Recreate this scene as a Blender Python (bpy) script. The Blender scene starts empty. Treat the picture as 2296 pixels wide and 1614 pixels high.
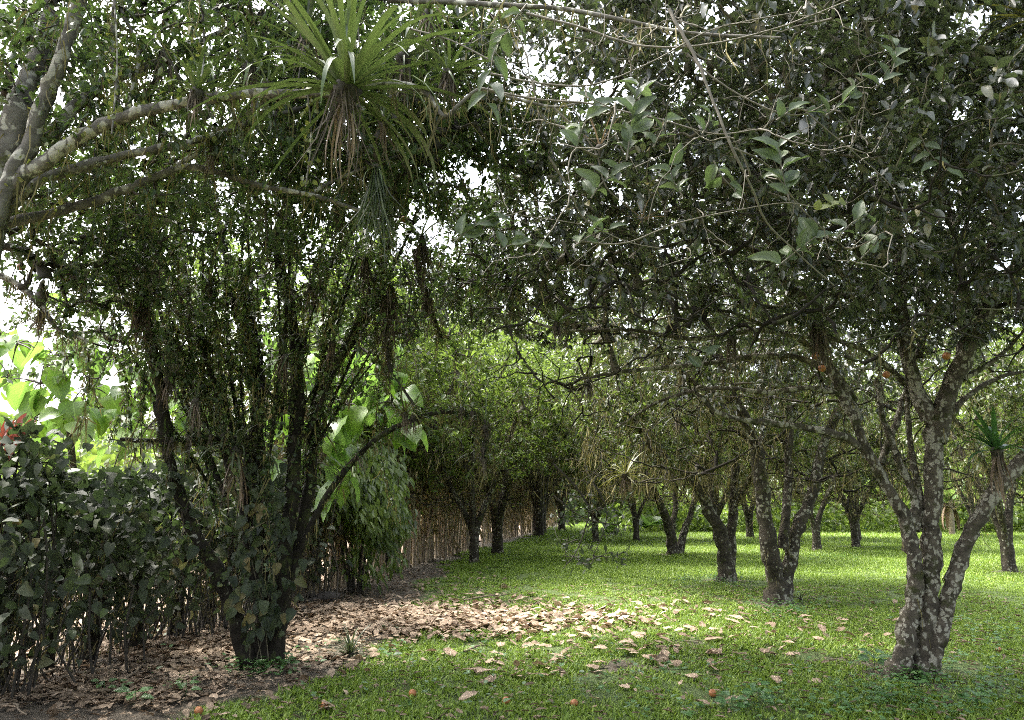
import bpy, math, random
import numpy as np
from mathutils import Vector, Matrix

# ------------------------------------------------------------------ camera, sky, sun, exposure
SC = bpy.context.scene
COL = SC.collection
CAM_Z, F = 1.6, 745.0
PITCH = math.atan((500 - 360) / F)
cd = bpy.data.cameras.new('camera')
cd.sensor_width = 36.0
cd.lens = F / 1024 * 36
cd.clip_end = 600
cam = bpy.data.objects.new('camera', cd)
COL.objects.link(cam)
cam.location = (0, 0, CAM_Z)
cam.rotation_euler = (math.pi / 2 + PITCH, 0, 0)
SC.camera = cam

SUN_EL, SUN_AZ = math.radians(62), math.radians(-62)      # azimuth from +Y, negative = left
w = bpy.data.worlds.new('World')
SC.world = w
w.use_nodes = True
nt = w.node_tree
sky = nt.nodes.new('ShaderNodeTexSky')
sky.sky_type = 'NISHITA'
sky.sun_disc = False
sky.sun_elevation = SUN_EL
sky.sun_rotation = SUN_AZ
sky.air_density = 1.0
sky.dust_density = 6.0
sky.ozone_density = 1.0
bg = nt.nodes['Background']
bg.inputs['Strength'].default_value = 0.13
# thin high overcast: most of the blue is veiled to a neutral white
bw = nt.nodes.new('ShaderNodeRGBToBW')
nt.links.new(sky.outputs[0], bw.inputs[0])
veil = nt.nodes.new('ShaderNodeMix')
veil.data_type = 'RGBA'
veil.inputs[0].default_value = 0.62
nt.links.new(sky.outputs[0], veil.inputs[6])
nt.links.new(bw.outputs[0], veil.inputs[7])
nt.links.new(veil.outputs[2], bg.inputs[0])
sd = bpy.data.lights.new('sun', 'SUN')
sd.energy = 1.15
sd.angle = math.radians(10)
sd.color = (1.0, 0.95, 0.86)
sun = bpy.data.objects.new('sun', sd)
COL.objects.link(sun)
_d = Vector((math.sin(SUN_AZ) * math.cos(SUN_EL), math.cos(SUN_AZ) * math.cos(SUN_EL), math.sin(SUN_EL)))
sun.rotation_euler = _d.to_track_quat('Z', 'Y').to_euler()
SC.view_settings.view_transform = 'Standard'
SC.view_settings.look = 'None'
SC.view_settings.gamma = 1
SC.view_settings.exposure = 3.25
SC.view_settings.use_curve_mapping = False
SC.cycles.max_bounces = 8
SC.cycles.diffuse_bounces = 5
SC.cycles.glossy_bounces = 3
SC.cycles.transmission_bounces = 6
SC.cycles.use_denoising = False
SC.cycles.filter_width = 1.0
SC.cycles.sample_clamp_indirect = 8

# ------------------------------------------------------------------ geometry helpers
RNG = np.random.default_rng(7)
random.seed(7)
FW = np.array([0, math.cos(PITCH), math.sin(PITCH)])
UP = np.array([0, -math.sin(PITCH), math.cos(PITCH)])
CP = np.array([0, 0, CAM_Z])


def ray(dx, dy):
    px, py = dx * 1024 / 2296, dy * 720 / 1614
    return FW + np.array([1, 0, 0]) * (px - 512) / F + UP * (360 - py) / F


def P(dx, dy, Y):
    r = ray(dx, dy)
    return CP + r * (Y / r[1])


def G(dx, dy):
    r = ray(dx, dy)
    p = CP + r * (-CAM_Z / r[2])
    p[2] = 0
    return p


def proj(V):
    V = np.asarray(V) - CP
    z = V @ FW
    z = np.where(np.abs(z) < 1e-4, 1e-4, z)
    px = 512 + F * V[..., 0] / z
    py = 360 - F * (V @ UP) / z
    return px * 2296 / 1024, py * 1614 / 720, z


def unit(a):
    a = np.asarray(a, float)
    return a / np.maximum(np.linalg.norm(a, axis=-1, keepdims=True), 1e-9)


def rand_unit(n):
    return unit(RNG.normal(size=(n, 3)))


def mesh_np(name, V, faces, mat, rnd=None, uv=None, smooth=False):
    """V (n,3); faces: list of int arrays (m,k); rnd: per face values in the same order"""
    me = bpy.data.meshes.new(name)
    V = np.ascontiguousarray(V, np.float32)
    me.vertices.add(len(V))
    me.vertices.foreach_set('co', V.ravel())
    tot = [np.full(len(f), f.shape[1], np.int32) for f in faces]
    tot = np.concatenate(tot)
    idx = np.concatenate([np.asarray(f).ravel() for f in faces]).astype(np.int32)
    me.loops.add(len(idx))
    me.loops.foreach_set('vertex_index', idx)
    me.polygons.add(len(tot))
    st = np.zeros(len(tot), np.int32)
    st[1:] = np.cumsum(tot)[:-1]
    me.polygons.foreach_set('loop_start', st)
    if smooth:
        me.polygons.foreach_set('use_smooth', np.ones(len(tot), bool))
    if rnd is not None:
        a = me.attributes.new('rnd', 'FLOAT', 'FACE')
        a.data.foreach_set('value', np.ascontiguousarray(rnd, np.float32))
    if uv is not None:
        l = me.uv_layers.new(name='UVMap')
        l.data.foreach_set('uv', np.ascontiguousarray(uv[idx], np.float32).ravel())
    me.update(calc_edges=True)
    if mat:
        me.materials.append(mat)
    return me


class MB:
    def __init__(s):
        s.V, s.F, s.R, s.n = [], {}, {}, 0

    def add(s, V, faces, rnd=0.5):
        for f in faces:
            f = np.asarray(f)
            k = f.shape[1]
            s.F.setdefault(k, []).append(f + s.n)
            r = rnd if np.ndim(rnd) else np.full(len(f), rnd)
            s.R.setdefault(k, []).append(r)
        s.V.append(np.asarray(V))
        s.n += len(V)

    def mesh(s, name, mat, smooth=False):
        ks = sorted(s.F)
        return mesh_np(name, np.concatenate(s.V), [np.concatenate(s.F[k]) for k in ks], mat,
                       np.concatenate([np.concatenate(s.R[k]) for k in ks]), smooth=smooth)


def link(name, me, parent=None, kind=None):
    o = bpy.data.objects.new(name, me)
    COL.objects.link(o)
    if parent:
        o.parent = parent
    if kind:
        o['kind'] = kind
    return o


def empty(name, loc, label, cat, group=None):
    o = bpy.data.objects.new(name, None)
    COL.objects.link(o)
    o.empty_display_size = 0.1
    o.location = tuple(float(v) for v in loc)
    tag(o, label, cat, group)
    return o


def tag(o, label, cat, group=None):
    o['label'] = label
    o['category'] = cat
    if group:
        o['group'] = group


def smooth_poly(pts, K):
    """Catmull-Rom through pts, resampled to K"""
    p = np.asarray(pts, float)
    p = np.vstack([2 * p[0] - p[1], p, 2 * p[-1] - p[-2]])
    n = len(p) - 3
    t = np.linspace(0, n - 1e-6, K)
    i = t.astype(int)
    u = (t - i)[:, None]
    a, b, c, d = p[i], p[i + 1], p[i + 2], p[i + 3]
    return 0.5 * (2 * b + (c - a) * u + (2 * a - 5 * b + 4 * c - d) * u ** 2 + (3 * b - a - 3 * c + d) * u ** 3)


def tubes(C, R, sides, lump=0.0):
    """C (N,K,3) centrelines, R (N,K) radii -> V, quads"""
    C = np.asarray(C, float)
    N, K = C.shape[:2]
    T = np.gradient(C, axis=1)
    T = unit(T)
    tot = unit(C[:, -1] - C[:, 0])
    ref = np.where(np.abs(tot[:, 2:3]) > 0.8, np.array([[1.0, 0, 0]]), np.array([[0, 0, 1.0]]))[:, None, :]
    A = unit(np.cross(T, np.broadcast_to(ref, T.shape)))
    B = np.cross(T, A)
    th = np.arange(sides) * 2 * math.pi / sides
    rr = np.asarray(R)[..., None] * (1 + lump * RNG.normal(size=(N, K, sides)))
    V = C[:, :, None] + rr[..., None] * (np.cos(th)[:, None] * A[:, :, None] + np.sin(th)[:, None] * B[:, :, None])
    base = (np.arange(N) * K * sides)[:, None, None] + (np.arange(K - 1) * sides)[None, :, None]
    s = np.arange(sides)[None, None]
    s2 = (s + 1) % sides
    q = np.stack(np.broadcast_arrays(base + s, base + s2, base + sides + s2, base + sides + s), -1)
    return V.reshape(-1, 3), q.reshape(-1, 4)


T_CAN = (np.array([[0, 0, 0], [.3, .5, .07], [.68, .4, .03], [1, 0, -.10], [.68, -.4, .03], [.3, -.5, .07]]),
         np.array([[0, 1, 2, 3], [0, 3, 4, 5]]))
T_HEART = (np.array([[0, 0, 0], [.48, 0, -.03], [1, 0, -.16], [-.10, .3, .02], [.2, .5, .05], [.62, .34, -.02],
                     [-.10, -.3, .02], [.2, -.5, .05], [.62, -.34, -.02]]),
           np.array([[0, 1, 4, 3], [1, 2, 5, 4], [0, 6, 7, 1], [1, 7, 8, 2]]))
T_STRAP = (np.array([[0, -.5, 0], [0, .5, 0], [.5, .42, .0], [.5, -.42, 0], [1, .05, -.22], [1, -.05, -.22]]),
           np.array([[0, 1, 2, 3], [3, 2, 4, 5]]))


def leaf_arr(O, D, N, L, W, T):
    tv, tf = T
    D = unit(D)
    S = unit(np.cross(D, N))
    N = np.cross(S, D)
    L = np.asarray(L)[:, None, None]
    W = np.asarray(W)[:, None, None]
    V = O[:, None] + L * tv[None, :, :1] * D[:, None] + W * tv[None, :, 1:2] * S[:, None] + L * tv[None, :, 2:] * N[:, None]
    n = len(O)
    f = tf[None] + (np.arange(n) * len(tv))[:, None, None]
    return V.reshape(-1, 3), f.reshape(-1, tf.shape[1])


def add_leaves(mb, O, D, N, L, W, T, rnd):
    V, f = leaf_arr(O, D, N, L, W, T)
    mb.add(V, [f], np.repeat(rnd, len(T[1])))


def frame_matrix(o, d, n, s, wscale=1.0):
    d = Vector(d).normalized()
    n = Vector(n)
    y = n.cross(d)
    if y.length < 1e-4:
        y = Vector((1, 0.3, 0)).cross(d)
    y.normalize()
    z = d.cross(y)
    m = Matrix((d * s, y * s * wscale, z * s)).transposed().to_4x4()
    m.translation = Vector(o)
    return m


# ------------------------------------------------------------------ materials
def new_mat(name):
    m = bpy.data.materials.new(name)
    m.use_nodes = True
    t = m.node_tree
    return m, t, t.nodes['Principled BSDF'], t.nodes['Material Output']


def ramp(t, cols, fac=None, pos=None):
    r = t.nodes.new('ShaderNodeValToRGB')
    e = r.color_ramp.elements
    n = len(cols)
    for i, c in enumerate(cols):
        p = pos[i] if pos else i / (n - 1)
        if i < 2:
            el = e[i] if i == 0 else e[1]
            el.position = p
        else:
            el = e.new(p)
        el.color = (*c, 1)
    if fac is not None:
        t.links.new(fac, r.inputs[0])
    return r


def noise(t, scale, detail=3, vec=None, rough=0.5):
    n = t.nodes.new('ShaderNodeTexNoise')
    n.inputs['Scale'].default_value = scale
    n.inputs['Detail'].default_value = detail
    n.inputs['Roughness'].default_value = rough
    if vec is not None:
        t.links.new(vec, n.inputs['Vector'])
    return n


def mixc(t, fac, a, b, mode='MIX'):
    m = t.nodes.new('ShaderNodeMix')
    m.data_type = 'RGBA'
    m.blend_type = mode
    for v, k in ((fac, 0), (a, 6), (b, 7)):
        if isinstance(v, (int, float)):
            m.inputs[k].default_value = v
        elif isinstance(v, tuple):
            m.inputs[k].default_value = (*v, 1)
        else:
            t.links.new(v, m.inputs[k])
    return m.outputs[2]


def math_n(t, op, a, b=None):
    m = t.nodes.new('ShaderNodeMath')
    m.operation = op
    for i, v in enumerate((a, b)):
        if v is None:
            continue
        if isinstance(v, (int, float)):
            m.inputs[i].default_value = v
        else:
            t.links.new(v, m.inputs[i])
    return m.outputs[0]


def leaf_mat(name, cols, transl=0.35, rough=0.45, tcol=(0.20, 0.30, 0.03), under=None, veins=False, spec=0.5, age=None):
    m, t, b, out = new_mat(name)
    a = t.nodes.new('ShaderNodeAttribute')
    a.attribute_name = 'rnd'
    oi = t.nodes.new('ShaderNodeObjectInfo')
    f = math_n(t, 'ADD', a.outputs['Fac'], math_n(t, 'MULTIPLY', math_n(t, 'SUBTRACT', oi.outputs['Random'], 0.5), 0.3))
    c = (ramp(t, cols + [age], f, [0, .42, .86, .97]) if age else ramp(t, cols, f)).outputs[0]
    geo = t.nodes.new('ShaderNodeNewGeometry')
    nz = noise(t, 14, 3, geo.outputs['Position'])
    c = mixc(t, math_n(t, 'MULTIPLY', math_n(t, 'SUBTRACT', nz.outputs[0], 0.4), 1.2), c, tuple(x * 1.5 + .01 for x in cols[-1]))
    if under:
        c = mixc(t, math_n(t, 'MULTIPLY', geo.outputs['Backfacing'], 0.65), c, under)
    if veins:
        uv = t.nodes.new('ShaderNodeUVMap')
        s = t.nodes.new('ShaderNodeSeparateXYZ')
        t.links.new(uv.outputs[0], s.inputs[0])
        av = math_n(t, 'ABSOLUTE', math_n(t, 'SUBTRACT', s.outputs[1], 0.5))
        rib = math_n(t, 'LESS_THAN', av, 0.025)
        sv = math_n(t, 'SINE', math_n(t, 'MULTIPLY', math_n(t, 'SUBTRACT', math_n(t, 'MULTIPLY', s.outputs[0], 9.0), math_n(t, 'MULTIPLY', av, 7.0)), 6.283))
        sv = math_n(t, 'MULTIPLY', math_n(t, 'GREATER_THAN', sv, 0.82), 0.45)
        vf = math_n(t, 'MAXIMUM', rib, sv)
        c = mixc(t, math_n(t, 'MULTIPLY', vf, 0.6), c, tuple(min(1, x * 1.8 + .03) for x in cols[-1]))
        bp = t.nodes.new('ShaderNodeBump')
        bp.inputs['Strength'].default_value = 0.35
        t.links.new(vf, bp.inputs['Height'])
        t.links.new(bp.outputs[0], b.inputs['Normal'])
    t.links.new(c, b.inputs['Base Color'])
    b.inputs['Roughness'].default_value = rough
    b.inputs['Specular IOR Level'].default_value = spec
    tr = t.nodes.new('ShaderNodeBsdfTranslucent')
    t.links.new(mixc(t, 0.55, c, tcol), tr.inputs[0])
    mx = t.nodes.new('ShaderNodeMixShader')
    mx.inputs[0].default_value = transl
    t.links.new(b.outputs[0], mx.inputs[1])
    t.links.new(tr.outputs[0], mx.inputs[2])
    t.links.new(mx.outputs[0], out.inputs[0])
    return m


def bark_mat(name, base, dark, lichen, lich_amt=0.5, moss=(0.05, 0.06, 0.015), moss_amt=0.3, scale=1.0):
    m, t, b, out = new_mat(name)
    geo = t.nodes.new('ShaderNodeTexCoord')
    v = geo.outputs['Object']
    n1 = noise(t, 6 * scale, 6, v, 0.65)
    c = mixc(t, ramp(t, [(0, 0, 0), (1, 1, 1)], n1.outputs[0], [0.35, 0.68]).outputs[0], dark, base)
    n2 = noise(t, 9 * scale, 4, v)
    mv = t.nodes.new('ShaderNodeMapping')
    mv.inputs['Scale'].default_value = (1, 1, 0.75)
    t.links.new(v, mv.inputs[0])
    vo = t.nodes.new('ShaderNodeTexVoronoi')
    vo.inputs['Scale'].default_value = 13 * scale
    t.links.new(mixc(t, 0.12, mv.outputs[0], n2.outputs[1], 'ADD'), vo.inputs['Vector'])
    n3 = noise(t, 3.1 * scale, 3, v)
    thr = math_n(t, 'ADD', math_n(t, 'ADD', math_n(t, 'MULTIPLY', n3.outputs[0], 0.9), math_n(t, 'ADD', math_n(t, 'MULTIPLY', n2.outputs[0], .5), math_n(t, 'MULTIPLY', noise(t, 1.3, 2, v).outputs[0], .8))), lich_amt - 1.37)
    lf = ramp(t, [(0, 0, 0), (1, 1, 1)], math_n(t, 'SUBTRACT', thr, vo.outputs[0]), [-0.02, 0.09]).outputs[0]
    n5 = noise(t, 40 * scale, 3, v)
    c = mixc(t, lf, c, mixc(t, n5.outputs[0], lichen, tuple(x * 0.55 for x in lichen)))
    n4 = noise(t, 4.3 * scale, 5, v, 0.7)
    mf = ramp(t, [(0, 0, 0), (1, 1, 1)], math_n(t, 'ADD', n4.outputs[0], moss_amt - 0.5), [0.48, 0.56]).outputs[0]
    c = mixc(t, mf, c, moss)
    t.links.new(c, b.inputs['Base Color'])
    b.inputs['Roughness'].default_value = 0.9
    b.inputs['Specular IOR Level'].default_value = 0.2
    bp = t.nodes.new('ShaderNodeBump')
    bp.inputs['Strength'].default_value = 0.6
    bp.inputs['Distance'].default_value = 0.02
    t.links.new(math_n(t, 'ADD', n1.outputs[0], math_n(t, 'MULTIPLY', n5.outputs[0], 0.35)), bp.inputs['Height'])
    t.links.new(bp.outputs[0], b.inputs['Normal'])
    return m


def plain_mat(name, c1, c2, scale=8, rough=0.8, bump=0.2):
    m, t, b, out = new_mat(name)
    tc = t.nodes.new('ShaderNodeTexCoord')
    n = noise(t, scale, 5, tc.outputs['Object'], 0.6)
    t.links.new(ramp(t, [c1, c2], n.outputs[0], [0.3, 0.7]).outputs[0], b.inputs['Base Color'])
    b.inputs['Roughness'].default_value = rough
    bp = t.nodes.new('ShaderNodeBump')
    bp.inputs['Strength'].default_value = bump
    bp.inputs['Distance'].default_value = 0.01
    t.links.new(n.outputs[0], bp.inputs['Height'])
    t.links.new(bp.outputs[0], b.inputs['Normal'])
    return m


M = {}
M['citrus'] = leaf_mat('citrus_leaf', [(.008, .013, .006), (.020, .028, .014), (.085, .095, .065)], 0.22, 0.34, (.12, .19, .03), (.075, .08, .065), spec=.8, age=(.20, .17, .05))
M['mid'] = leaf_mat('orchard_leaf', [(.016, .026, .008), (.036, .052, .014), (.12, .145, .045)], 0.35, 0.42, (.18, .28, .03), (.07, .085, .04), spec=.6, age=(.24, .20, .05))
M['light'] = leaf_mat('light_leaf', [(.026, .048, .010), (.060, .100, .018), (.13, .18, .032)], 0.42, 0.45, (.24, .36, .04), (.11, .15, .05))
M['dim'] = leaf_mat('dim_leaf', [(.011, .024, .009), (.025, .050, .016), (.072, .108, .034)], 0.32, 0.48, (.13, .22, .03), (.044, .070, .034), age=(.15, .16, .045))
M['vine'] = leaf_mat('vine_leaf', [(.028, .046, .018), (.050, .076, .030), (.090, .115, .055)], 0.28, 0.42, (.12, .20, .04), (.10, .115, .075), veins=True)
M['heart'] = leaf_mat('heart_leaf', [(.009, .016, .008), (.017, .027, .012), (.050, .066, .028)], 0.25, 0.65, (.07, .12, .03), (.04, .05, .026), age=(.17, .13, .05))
M['big'] = leaf_mat('broad_leaf', [(.030, .070, .016), (.065, .13, .022), (.13, .21, .035)], 0.52, 0.4, (.22, .42, .03), (.13, .19, .10), veins=True)
M['brom'] = leaf_mat('bromeliad_leaf', [(.026, .048, .016), (.048, .080, .026), (.105, .14, .050)], 0.2, 0.45, (.13, .2, .03), (.10, .13, .05))
M['brom_dark'] = leaf_mat('dark_bromeliad_leaf', [(.018, .032, .014), (.038, .058, .025), (.09, .11, .05)], 0.22, 0.45, (.10, .14, .03), (.06, .07, .045))
M['brom_green'] = leaf_mat('deep_green_strap_leaf', [(.020, .055, .018), (.030, .085, .024), (.055, .13, .035)], 0.28, 0.35, (.12, .28, .03))
M['brom_yellow'] = leaf_mat('yellowish_bromeliad_leaf', [(.032, .040, .012), (.068, .075, .018), (.13, .13, .034)], 0.25, 0.5, (.18, .18, .03))
M['dry_strap'] = leaf_mat('dry_strap_leaf', [(.06, .042, .027), (.12, .085, .055), (.24, .175, .115)], 0.2, 0.7, (.25, .16, .08))
M['dead_root'] = leaf_mat('dead_root', [(.022, .018, .013), (.060, .048, .034), (.15, .12, .085)], 0.15, 0.8, (.1, .07, .04))
M['thatch'] = leaf_mat('dry_thatch', [(.05, .040, .018), (.14, .115, .05), (.27, .22, .11)], 0.25, 0.8, (.22, .18, .07))
M['roundlet'] = leaf_mat('round_creeper_leaf', [(.07, .09, .025), (.12, .15, .04), (.19, .21, .06)], 0.35, 0.45, (.3, .34, .05))
M['red'] = leaf_mat('red_leaf', [(.09, .016, .018), (.17, .035, .03), (.22, .075, .03)], 0.25, 0.45, (.45, .10, .04), veins=True)
M['moss'] = leaf_mat('hanging_moss', [(.030, .028, .012), (.095, .085, .032), (.21, .18, .065)], 0.25, 0.8, (.14, .12, .03))
M['grass'] = leaf_mat('grass_blade', [(.048, .094, .011), (.112, .190, .019), (.21, .285, .042)], 0.35, 0.5, (.22, .34, .04), spec=0.35)
M['weed'] = leaf_mat('weed_leaf', [(.035, .09, .025), (.055, .13, .035), (.09, .18, .05)], 0.3, 0.45, (.18, .34, .05))
M['litter'] = leaf_mat('dry_leaf', [(.075, .050, .031), (.23, .165, .112), (.40, .305, .22)], 0.12, 0.75, (.4, .26, .14), veins=True, spec=0.25)
M['litter_brown'] = leaf_mat('brown_dry_leaf', [(.050, .036, .024), (.15, .110, .073), (.29, .225, .162)], 0.1, 0.8, (.3, .18, .09), spec=0.2)
M['banana'] = leaf_mat('banana_leaf', [(.06, .12, .03), (.10, .19, .045), (.16, .26, .07)], 0.4, 0.4, (.28, .42, .06), (.16, .22, .10), veins=True)
M['bark_pale'] = bark_mat('mottled_pale_bark', (.115, .098, .074), (.032, .027, .021), (.34, .32, .26), 0.72, (.040, .042, .018), 0.44, 1.5)
M['bark_dark'] = bark_mat('dark_mossy_bark', (.030, .025, .019), (.009, .008, .006), (.20, .20, .14), 0.36, (.035, .042, .014), 0.44, 1.4)
M['bark_mid'] = bark_mat('lichened_bark', (.075, .064, .048), (.022, .019, .015), (.32, .31, .25), 0.62, (.05, .055, .018), 0.42, 1.2)
M['bark_grey'] = bark_mat('grey_lichened_bark', (.165, .155, .135), (.055, .05, .042), (.40, .39, .33), 0.66, (.07, .075, .03), 0.36, 1.1)
M['twig_pale'] = plain_mat('pale_twig', (.075, .065, .048), (.165, .148, .115), 20)
M['twig_mid'] = plain_mat('olive_twig', (.055, .048, .030), (.13, .115, .075), 20)
M['twig_dark'] = plain_mat('dark_twig', (.020, .017, .013), (.055, .047, .034), 20)
M['root'] = plain_mat('dry_root', (.10, .075, .05), (.24, .19, .13), 20)
M['stake'] = plain_mat('weathered_stake', (.13, .10, .065), (.38, .31, .22), 6)
M['orange'] = plain_mat('orange_peel', (.24, .085, .028), (.40, .16, .055), 25, 0.45, 0.25)
M['rock'] = plain_mat('dark_stone', (.025, .022, .020), (.07, .06, .052), 7, 0.9, 0.8)
M['blue'] = plain_mat('blue_plastic', (.10, .28, .50), (.12, .32, .55), 3, 0.4, 0.0)

# ------------------------------------------------------------------ nice single-leaf meshes (unit length along +X, normal +Z)
def nice_leaf(name, outline, mat, width=0.45, fold=0.12, droop=0.25, wave=0.03, rnd=0.5, nu=8, nv=4, seed=0, tear=0):
    rg = np.random.default_rng(seed)
    u = np.linspace(0, 1, nu + 1)
    v = np.linspace(-1, 1, nv + 1)
    half = np.interp(u, np.linspace(0, 1, len(outline)), outline)
    U, Vv = np.meshgrid(u, v, indexing='ij')
    H = half[:, None] * width
    X = U + 0.0 * Vv
    Y = Vv * H
    ph = rg.uniform(0, 6.28)
    Z = fold * np.abs(Vv) * H * 2 - droop * U ** 2 + wave * np.sin(U * 9 + ph + Vv * 2) * np.abs(Vv)
    Z += wave * 0.6 * rg.normal(size=Z.shape) * np.abs(Vv)
    Y += 0.05 * width * np.sin(U * 4 + ph)
    pts = np.stack([X, Y, Z], -1).reshape(-1, 3)
    i = np.arange(nu)[:, None] * (nv + 1) + np.arange(nv)[None]
    q = np.stack([i, i + nv + 1, i + nv + 2, i + 1], -1).reshape(-1, 4)
    uv = np.stack([U, (Vv + 1) / 2], -1).reshape(-1, 2)
    return mesh_np(name, pts, [q], mat, np.full(len(q), rnd), uv, smooth=True)


OV = [0.02, .55, .9, 1, .97, .85, .66, .4, 0.0]
HEARTO = [0.25, .95, 1, .98, .88, .74, .56, .32, 0.0]
SPEAR = [.45, .8, .95, 1, .95, .85, .68, .42, 0.02]
LV = {'twigleaf': [nice_leaf('leaf', OV, M['heart'], .24, rnd=.2 + .2 * k, droop=.2, nu=6, nv=2, seed=k) for k in range(2)]}
for key, ol, wd, rr in (('vine', OV, .26, 3), ('big', HEARTO, .42, 3), ('red', SPEAR, .16, 2), ('heart', HEARTO, .36, 3),
                        ('citrus', OV, .24, 3), ('roundlet', OV, .4, 2), ('weed', OV, .36, 2), ('banana', SPEAR, .14, 3), ('dim', OV, .24, 2), ('mid', OV, .24, 3)):
    LV[key] = [nice_leaf('leaf', ol, M[key], wd, fold=.3 if key == 'vine' else .15, droop=.15 + .15 * k, wave=.02 + .015 * k, rnd=.15 + .35 * k, seed=k + hash(key) % 7 if False else k,
                         nu=6 if key in ('citrus', 'dim', 'mid', 'roundlet') else 8, nv=2 if key in ('citrus', 'dim', 'mid', 'roundlet') else 4) for k in range(rr)]


def put_leaf(parent, key, o, d, n, s, ws=1.0, name='leaf'):
    """a single leaf as a part of parent; o in world space"""
    ob = link(name, random.choice(LV[key]), parent)
    m = frame_matrix(np.asarray(o) - np.asarray(parent.location), d, n, s, ws)
    ob.matrix_local = m
    return ob


# ------------------------------------------------------------------ ground
TRUNKS = [(*G(px, py)[:2], r) for px, py, r in ((2050, 1512, .75), (1747, 1352, .7), (1627, 1302, .8), (1515, 1242, 1.0), (2265, 1282, .8), (1918, 1227, .9), (1832, 1233, .9), (1400, 1490, .5), (1550, 1440, .45), (1900, 1480, .4))]


def dirt_amount(x, y):
    """bare soil along the living fence, 0..1"""
    fx = fence_x(y)
    d = x - fx
    n = 0.35 * np.sin(x * 2.1 + 1.3 * np.sin(y * 1.7)) + 0.3 * np.sin(y * 1.3 + 2 * np.sin(x * 0.9))
    edge = np.interp(y, [0, 3.5, 5.5, 6.5, 7.5, 9, 11, 17, 25, 40], [3.2, 3.0, 2.6, 2.5, 3.0, 3.2, 2.6, 1.5, 1.2, 1.2])
    a = np.clip((edge + n * 0.6 - d) / 0.9, 0, 1)
    for bx, by, br in TRUNKS:
        a = np.maximum(a, np.clip(1.15 - np.hypot(x - bx, y - by) / br, 0, .75))
    return a


FENCE = np.array([[-5.2, 0], [-4.75, 5], [-4.5, 6.5], [-3.95, 9.7], [-2.95, 17], [-1.6, 25], [0.2, 35], [2.5, 46], [4, 60]])


def fence_x(y):
    return np.interp(y, FENCE[:, 1], FENCE[:, 0])


gx = np.concatenate([np.linspace(-300, -30, 10)[:-1], np.linspace(-30, -12, 19)[:-1], np.linspace(-12, 14, 131)[:-1], np.linspace(14, 40, 27)[:-1], np.linspace(40, 300, 10)])
gy = np.concatenate([np.linspace(-200, -5, 8)[:-1], np.linspace(-5, 20, 126)[:-1], np.linspace(20, 60, 61)[:-1], np.linspace(60, 400, 14)])
X, Y = np.meshgrid(gx, gy, indexing='ij')
Z = 0.012 * (np.sin(X * 1.7 + np.sin(Y * 2.3)) + np.sin(Y * 1.9 + 1.7 * np.sin(X * 1.1))) - 0.02
gv = np.stack([X, Y, Z], -1).reshape(-1, 3)
ii = (np.arange(len(gx) - 1) * len(gy))[:, None] + np.arange(len(gy) - 1)[None]
gq = np.stack([ii, ii + len(gy), ii + len(gy) + 1, ii + 1], -1).reshape(-1, 4)
m, t, b, out = new_mat('lawn_soil')
at = t.nodes.new('ShaderNodeAttribute')
at.attribute_name = 'dirt'
tc = t.nodes.new('ShaderNodeTexCoord')
n1 = noise(t, 2.2, 6, tc.outputs['Object'], .65)
n2 = noise(t, 30, 4, tc.outputs['Object'], .7)
green = mixc(t, n2.outputs[0], (.030, .055, .010), (.085, .12, .026))
soil = mixc(t, n2.outputs[0], (.034, .028, .019), (.115, .093, .064))
df = math_n(t, 'ADD', at.outputs['Fac'], math_n(t, 'MULTIPLY', math_n(t, 'SUBTRACT', n1.outputs[0], .5), .7))
t.links.new(mixc(t, ramp(t, [(0, 0, 0), (1, 1, 1)], df, [.35, .65]).outputs[0], green, soil), b.inputs['Base Color'])
b.inputs['Roughness'].default_value = 0.95
bp = t.nodes.new('ShaderNodeBump')
bp.inputs['Distance'].default_value = 0.02
t.links.new(n2.outputs[0], bp.inputs['Height'])
t.links.new(bp.outputs[0], b.inputs['Normal'])
gm = mesh_np('lawn_ground', gv, [gq], m, smooth=True)
a = gm.attributes.new('dirt', 'FLOAT', 'POINT')
dv = dirt_amount(gv[:, 0], gv[:, 1])
a.data.foreach_set('value', dv.astype(np.float32))
lawn = link('lawn_ground', gm, kind='structure')

# bare pale earth beyond the hedge
yy = np.linspace(2, 48, 60)
pv = np.concatenate([np.stack([fence_x(yy) - 7.5 + .3 * np.sin(yy * 1.3), yy, np.full(60, .012)], -1), np.stack([fence_x(yy) - .75 + .15 * np.sin(yy * 2.1), yy, np.full(60, .012)], -1)])
pi_ = np.arange(59)
pq = np.stack([pi_, pi_ + 60, pi_ + 61, pi_ + 1], -1)
link('dirt_path', mesh_np('dirt_path', pv, [pq[:, ::-1]], plain_mat('pale_earth', (.16, .112, .08), (.26, .19, .14), 3, .95, .3)), kind='structure')

# ------------------------------------------------------------------ grass: instanced turf patches
def turf_patch(seed, nb, size, hmin, hmax, wd):
    rg = np.random.default_rng(seed)
    o = np.stack([rg.uniform(-size / 2, size / 2, nb), rg.uniform(-size / 2, size / 2, nb), np.full(nb, -.01)], -1)
    az = rg.uniform(0, 6.283, nb)
    tilt = rg.uniform(.25, 1.25, nb)
    h = rg.uniform(hmin, hmax, nb)
    d = np.stack([np.cos(az) * np.sin(tilt), np.sin(az) * np.sin(tilt), np.cos(tilt)], -1)
    n = np.stack([-np.cos(az) * np.cos(tilt), -np.sin(az) * np.cos(tilt), np.sin(tilt)], -1)
    mb = MB()
    add_leaves(mb, o, d, n, h, rg.uniform(wd * .7, wd * 1.3, nb), T_STRAP, np.clip(rg.normal(.5, .32, nb), 0, 1))
    return mb.mesh('turf_patch', M['grass'])


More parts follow.
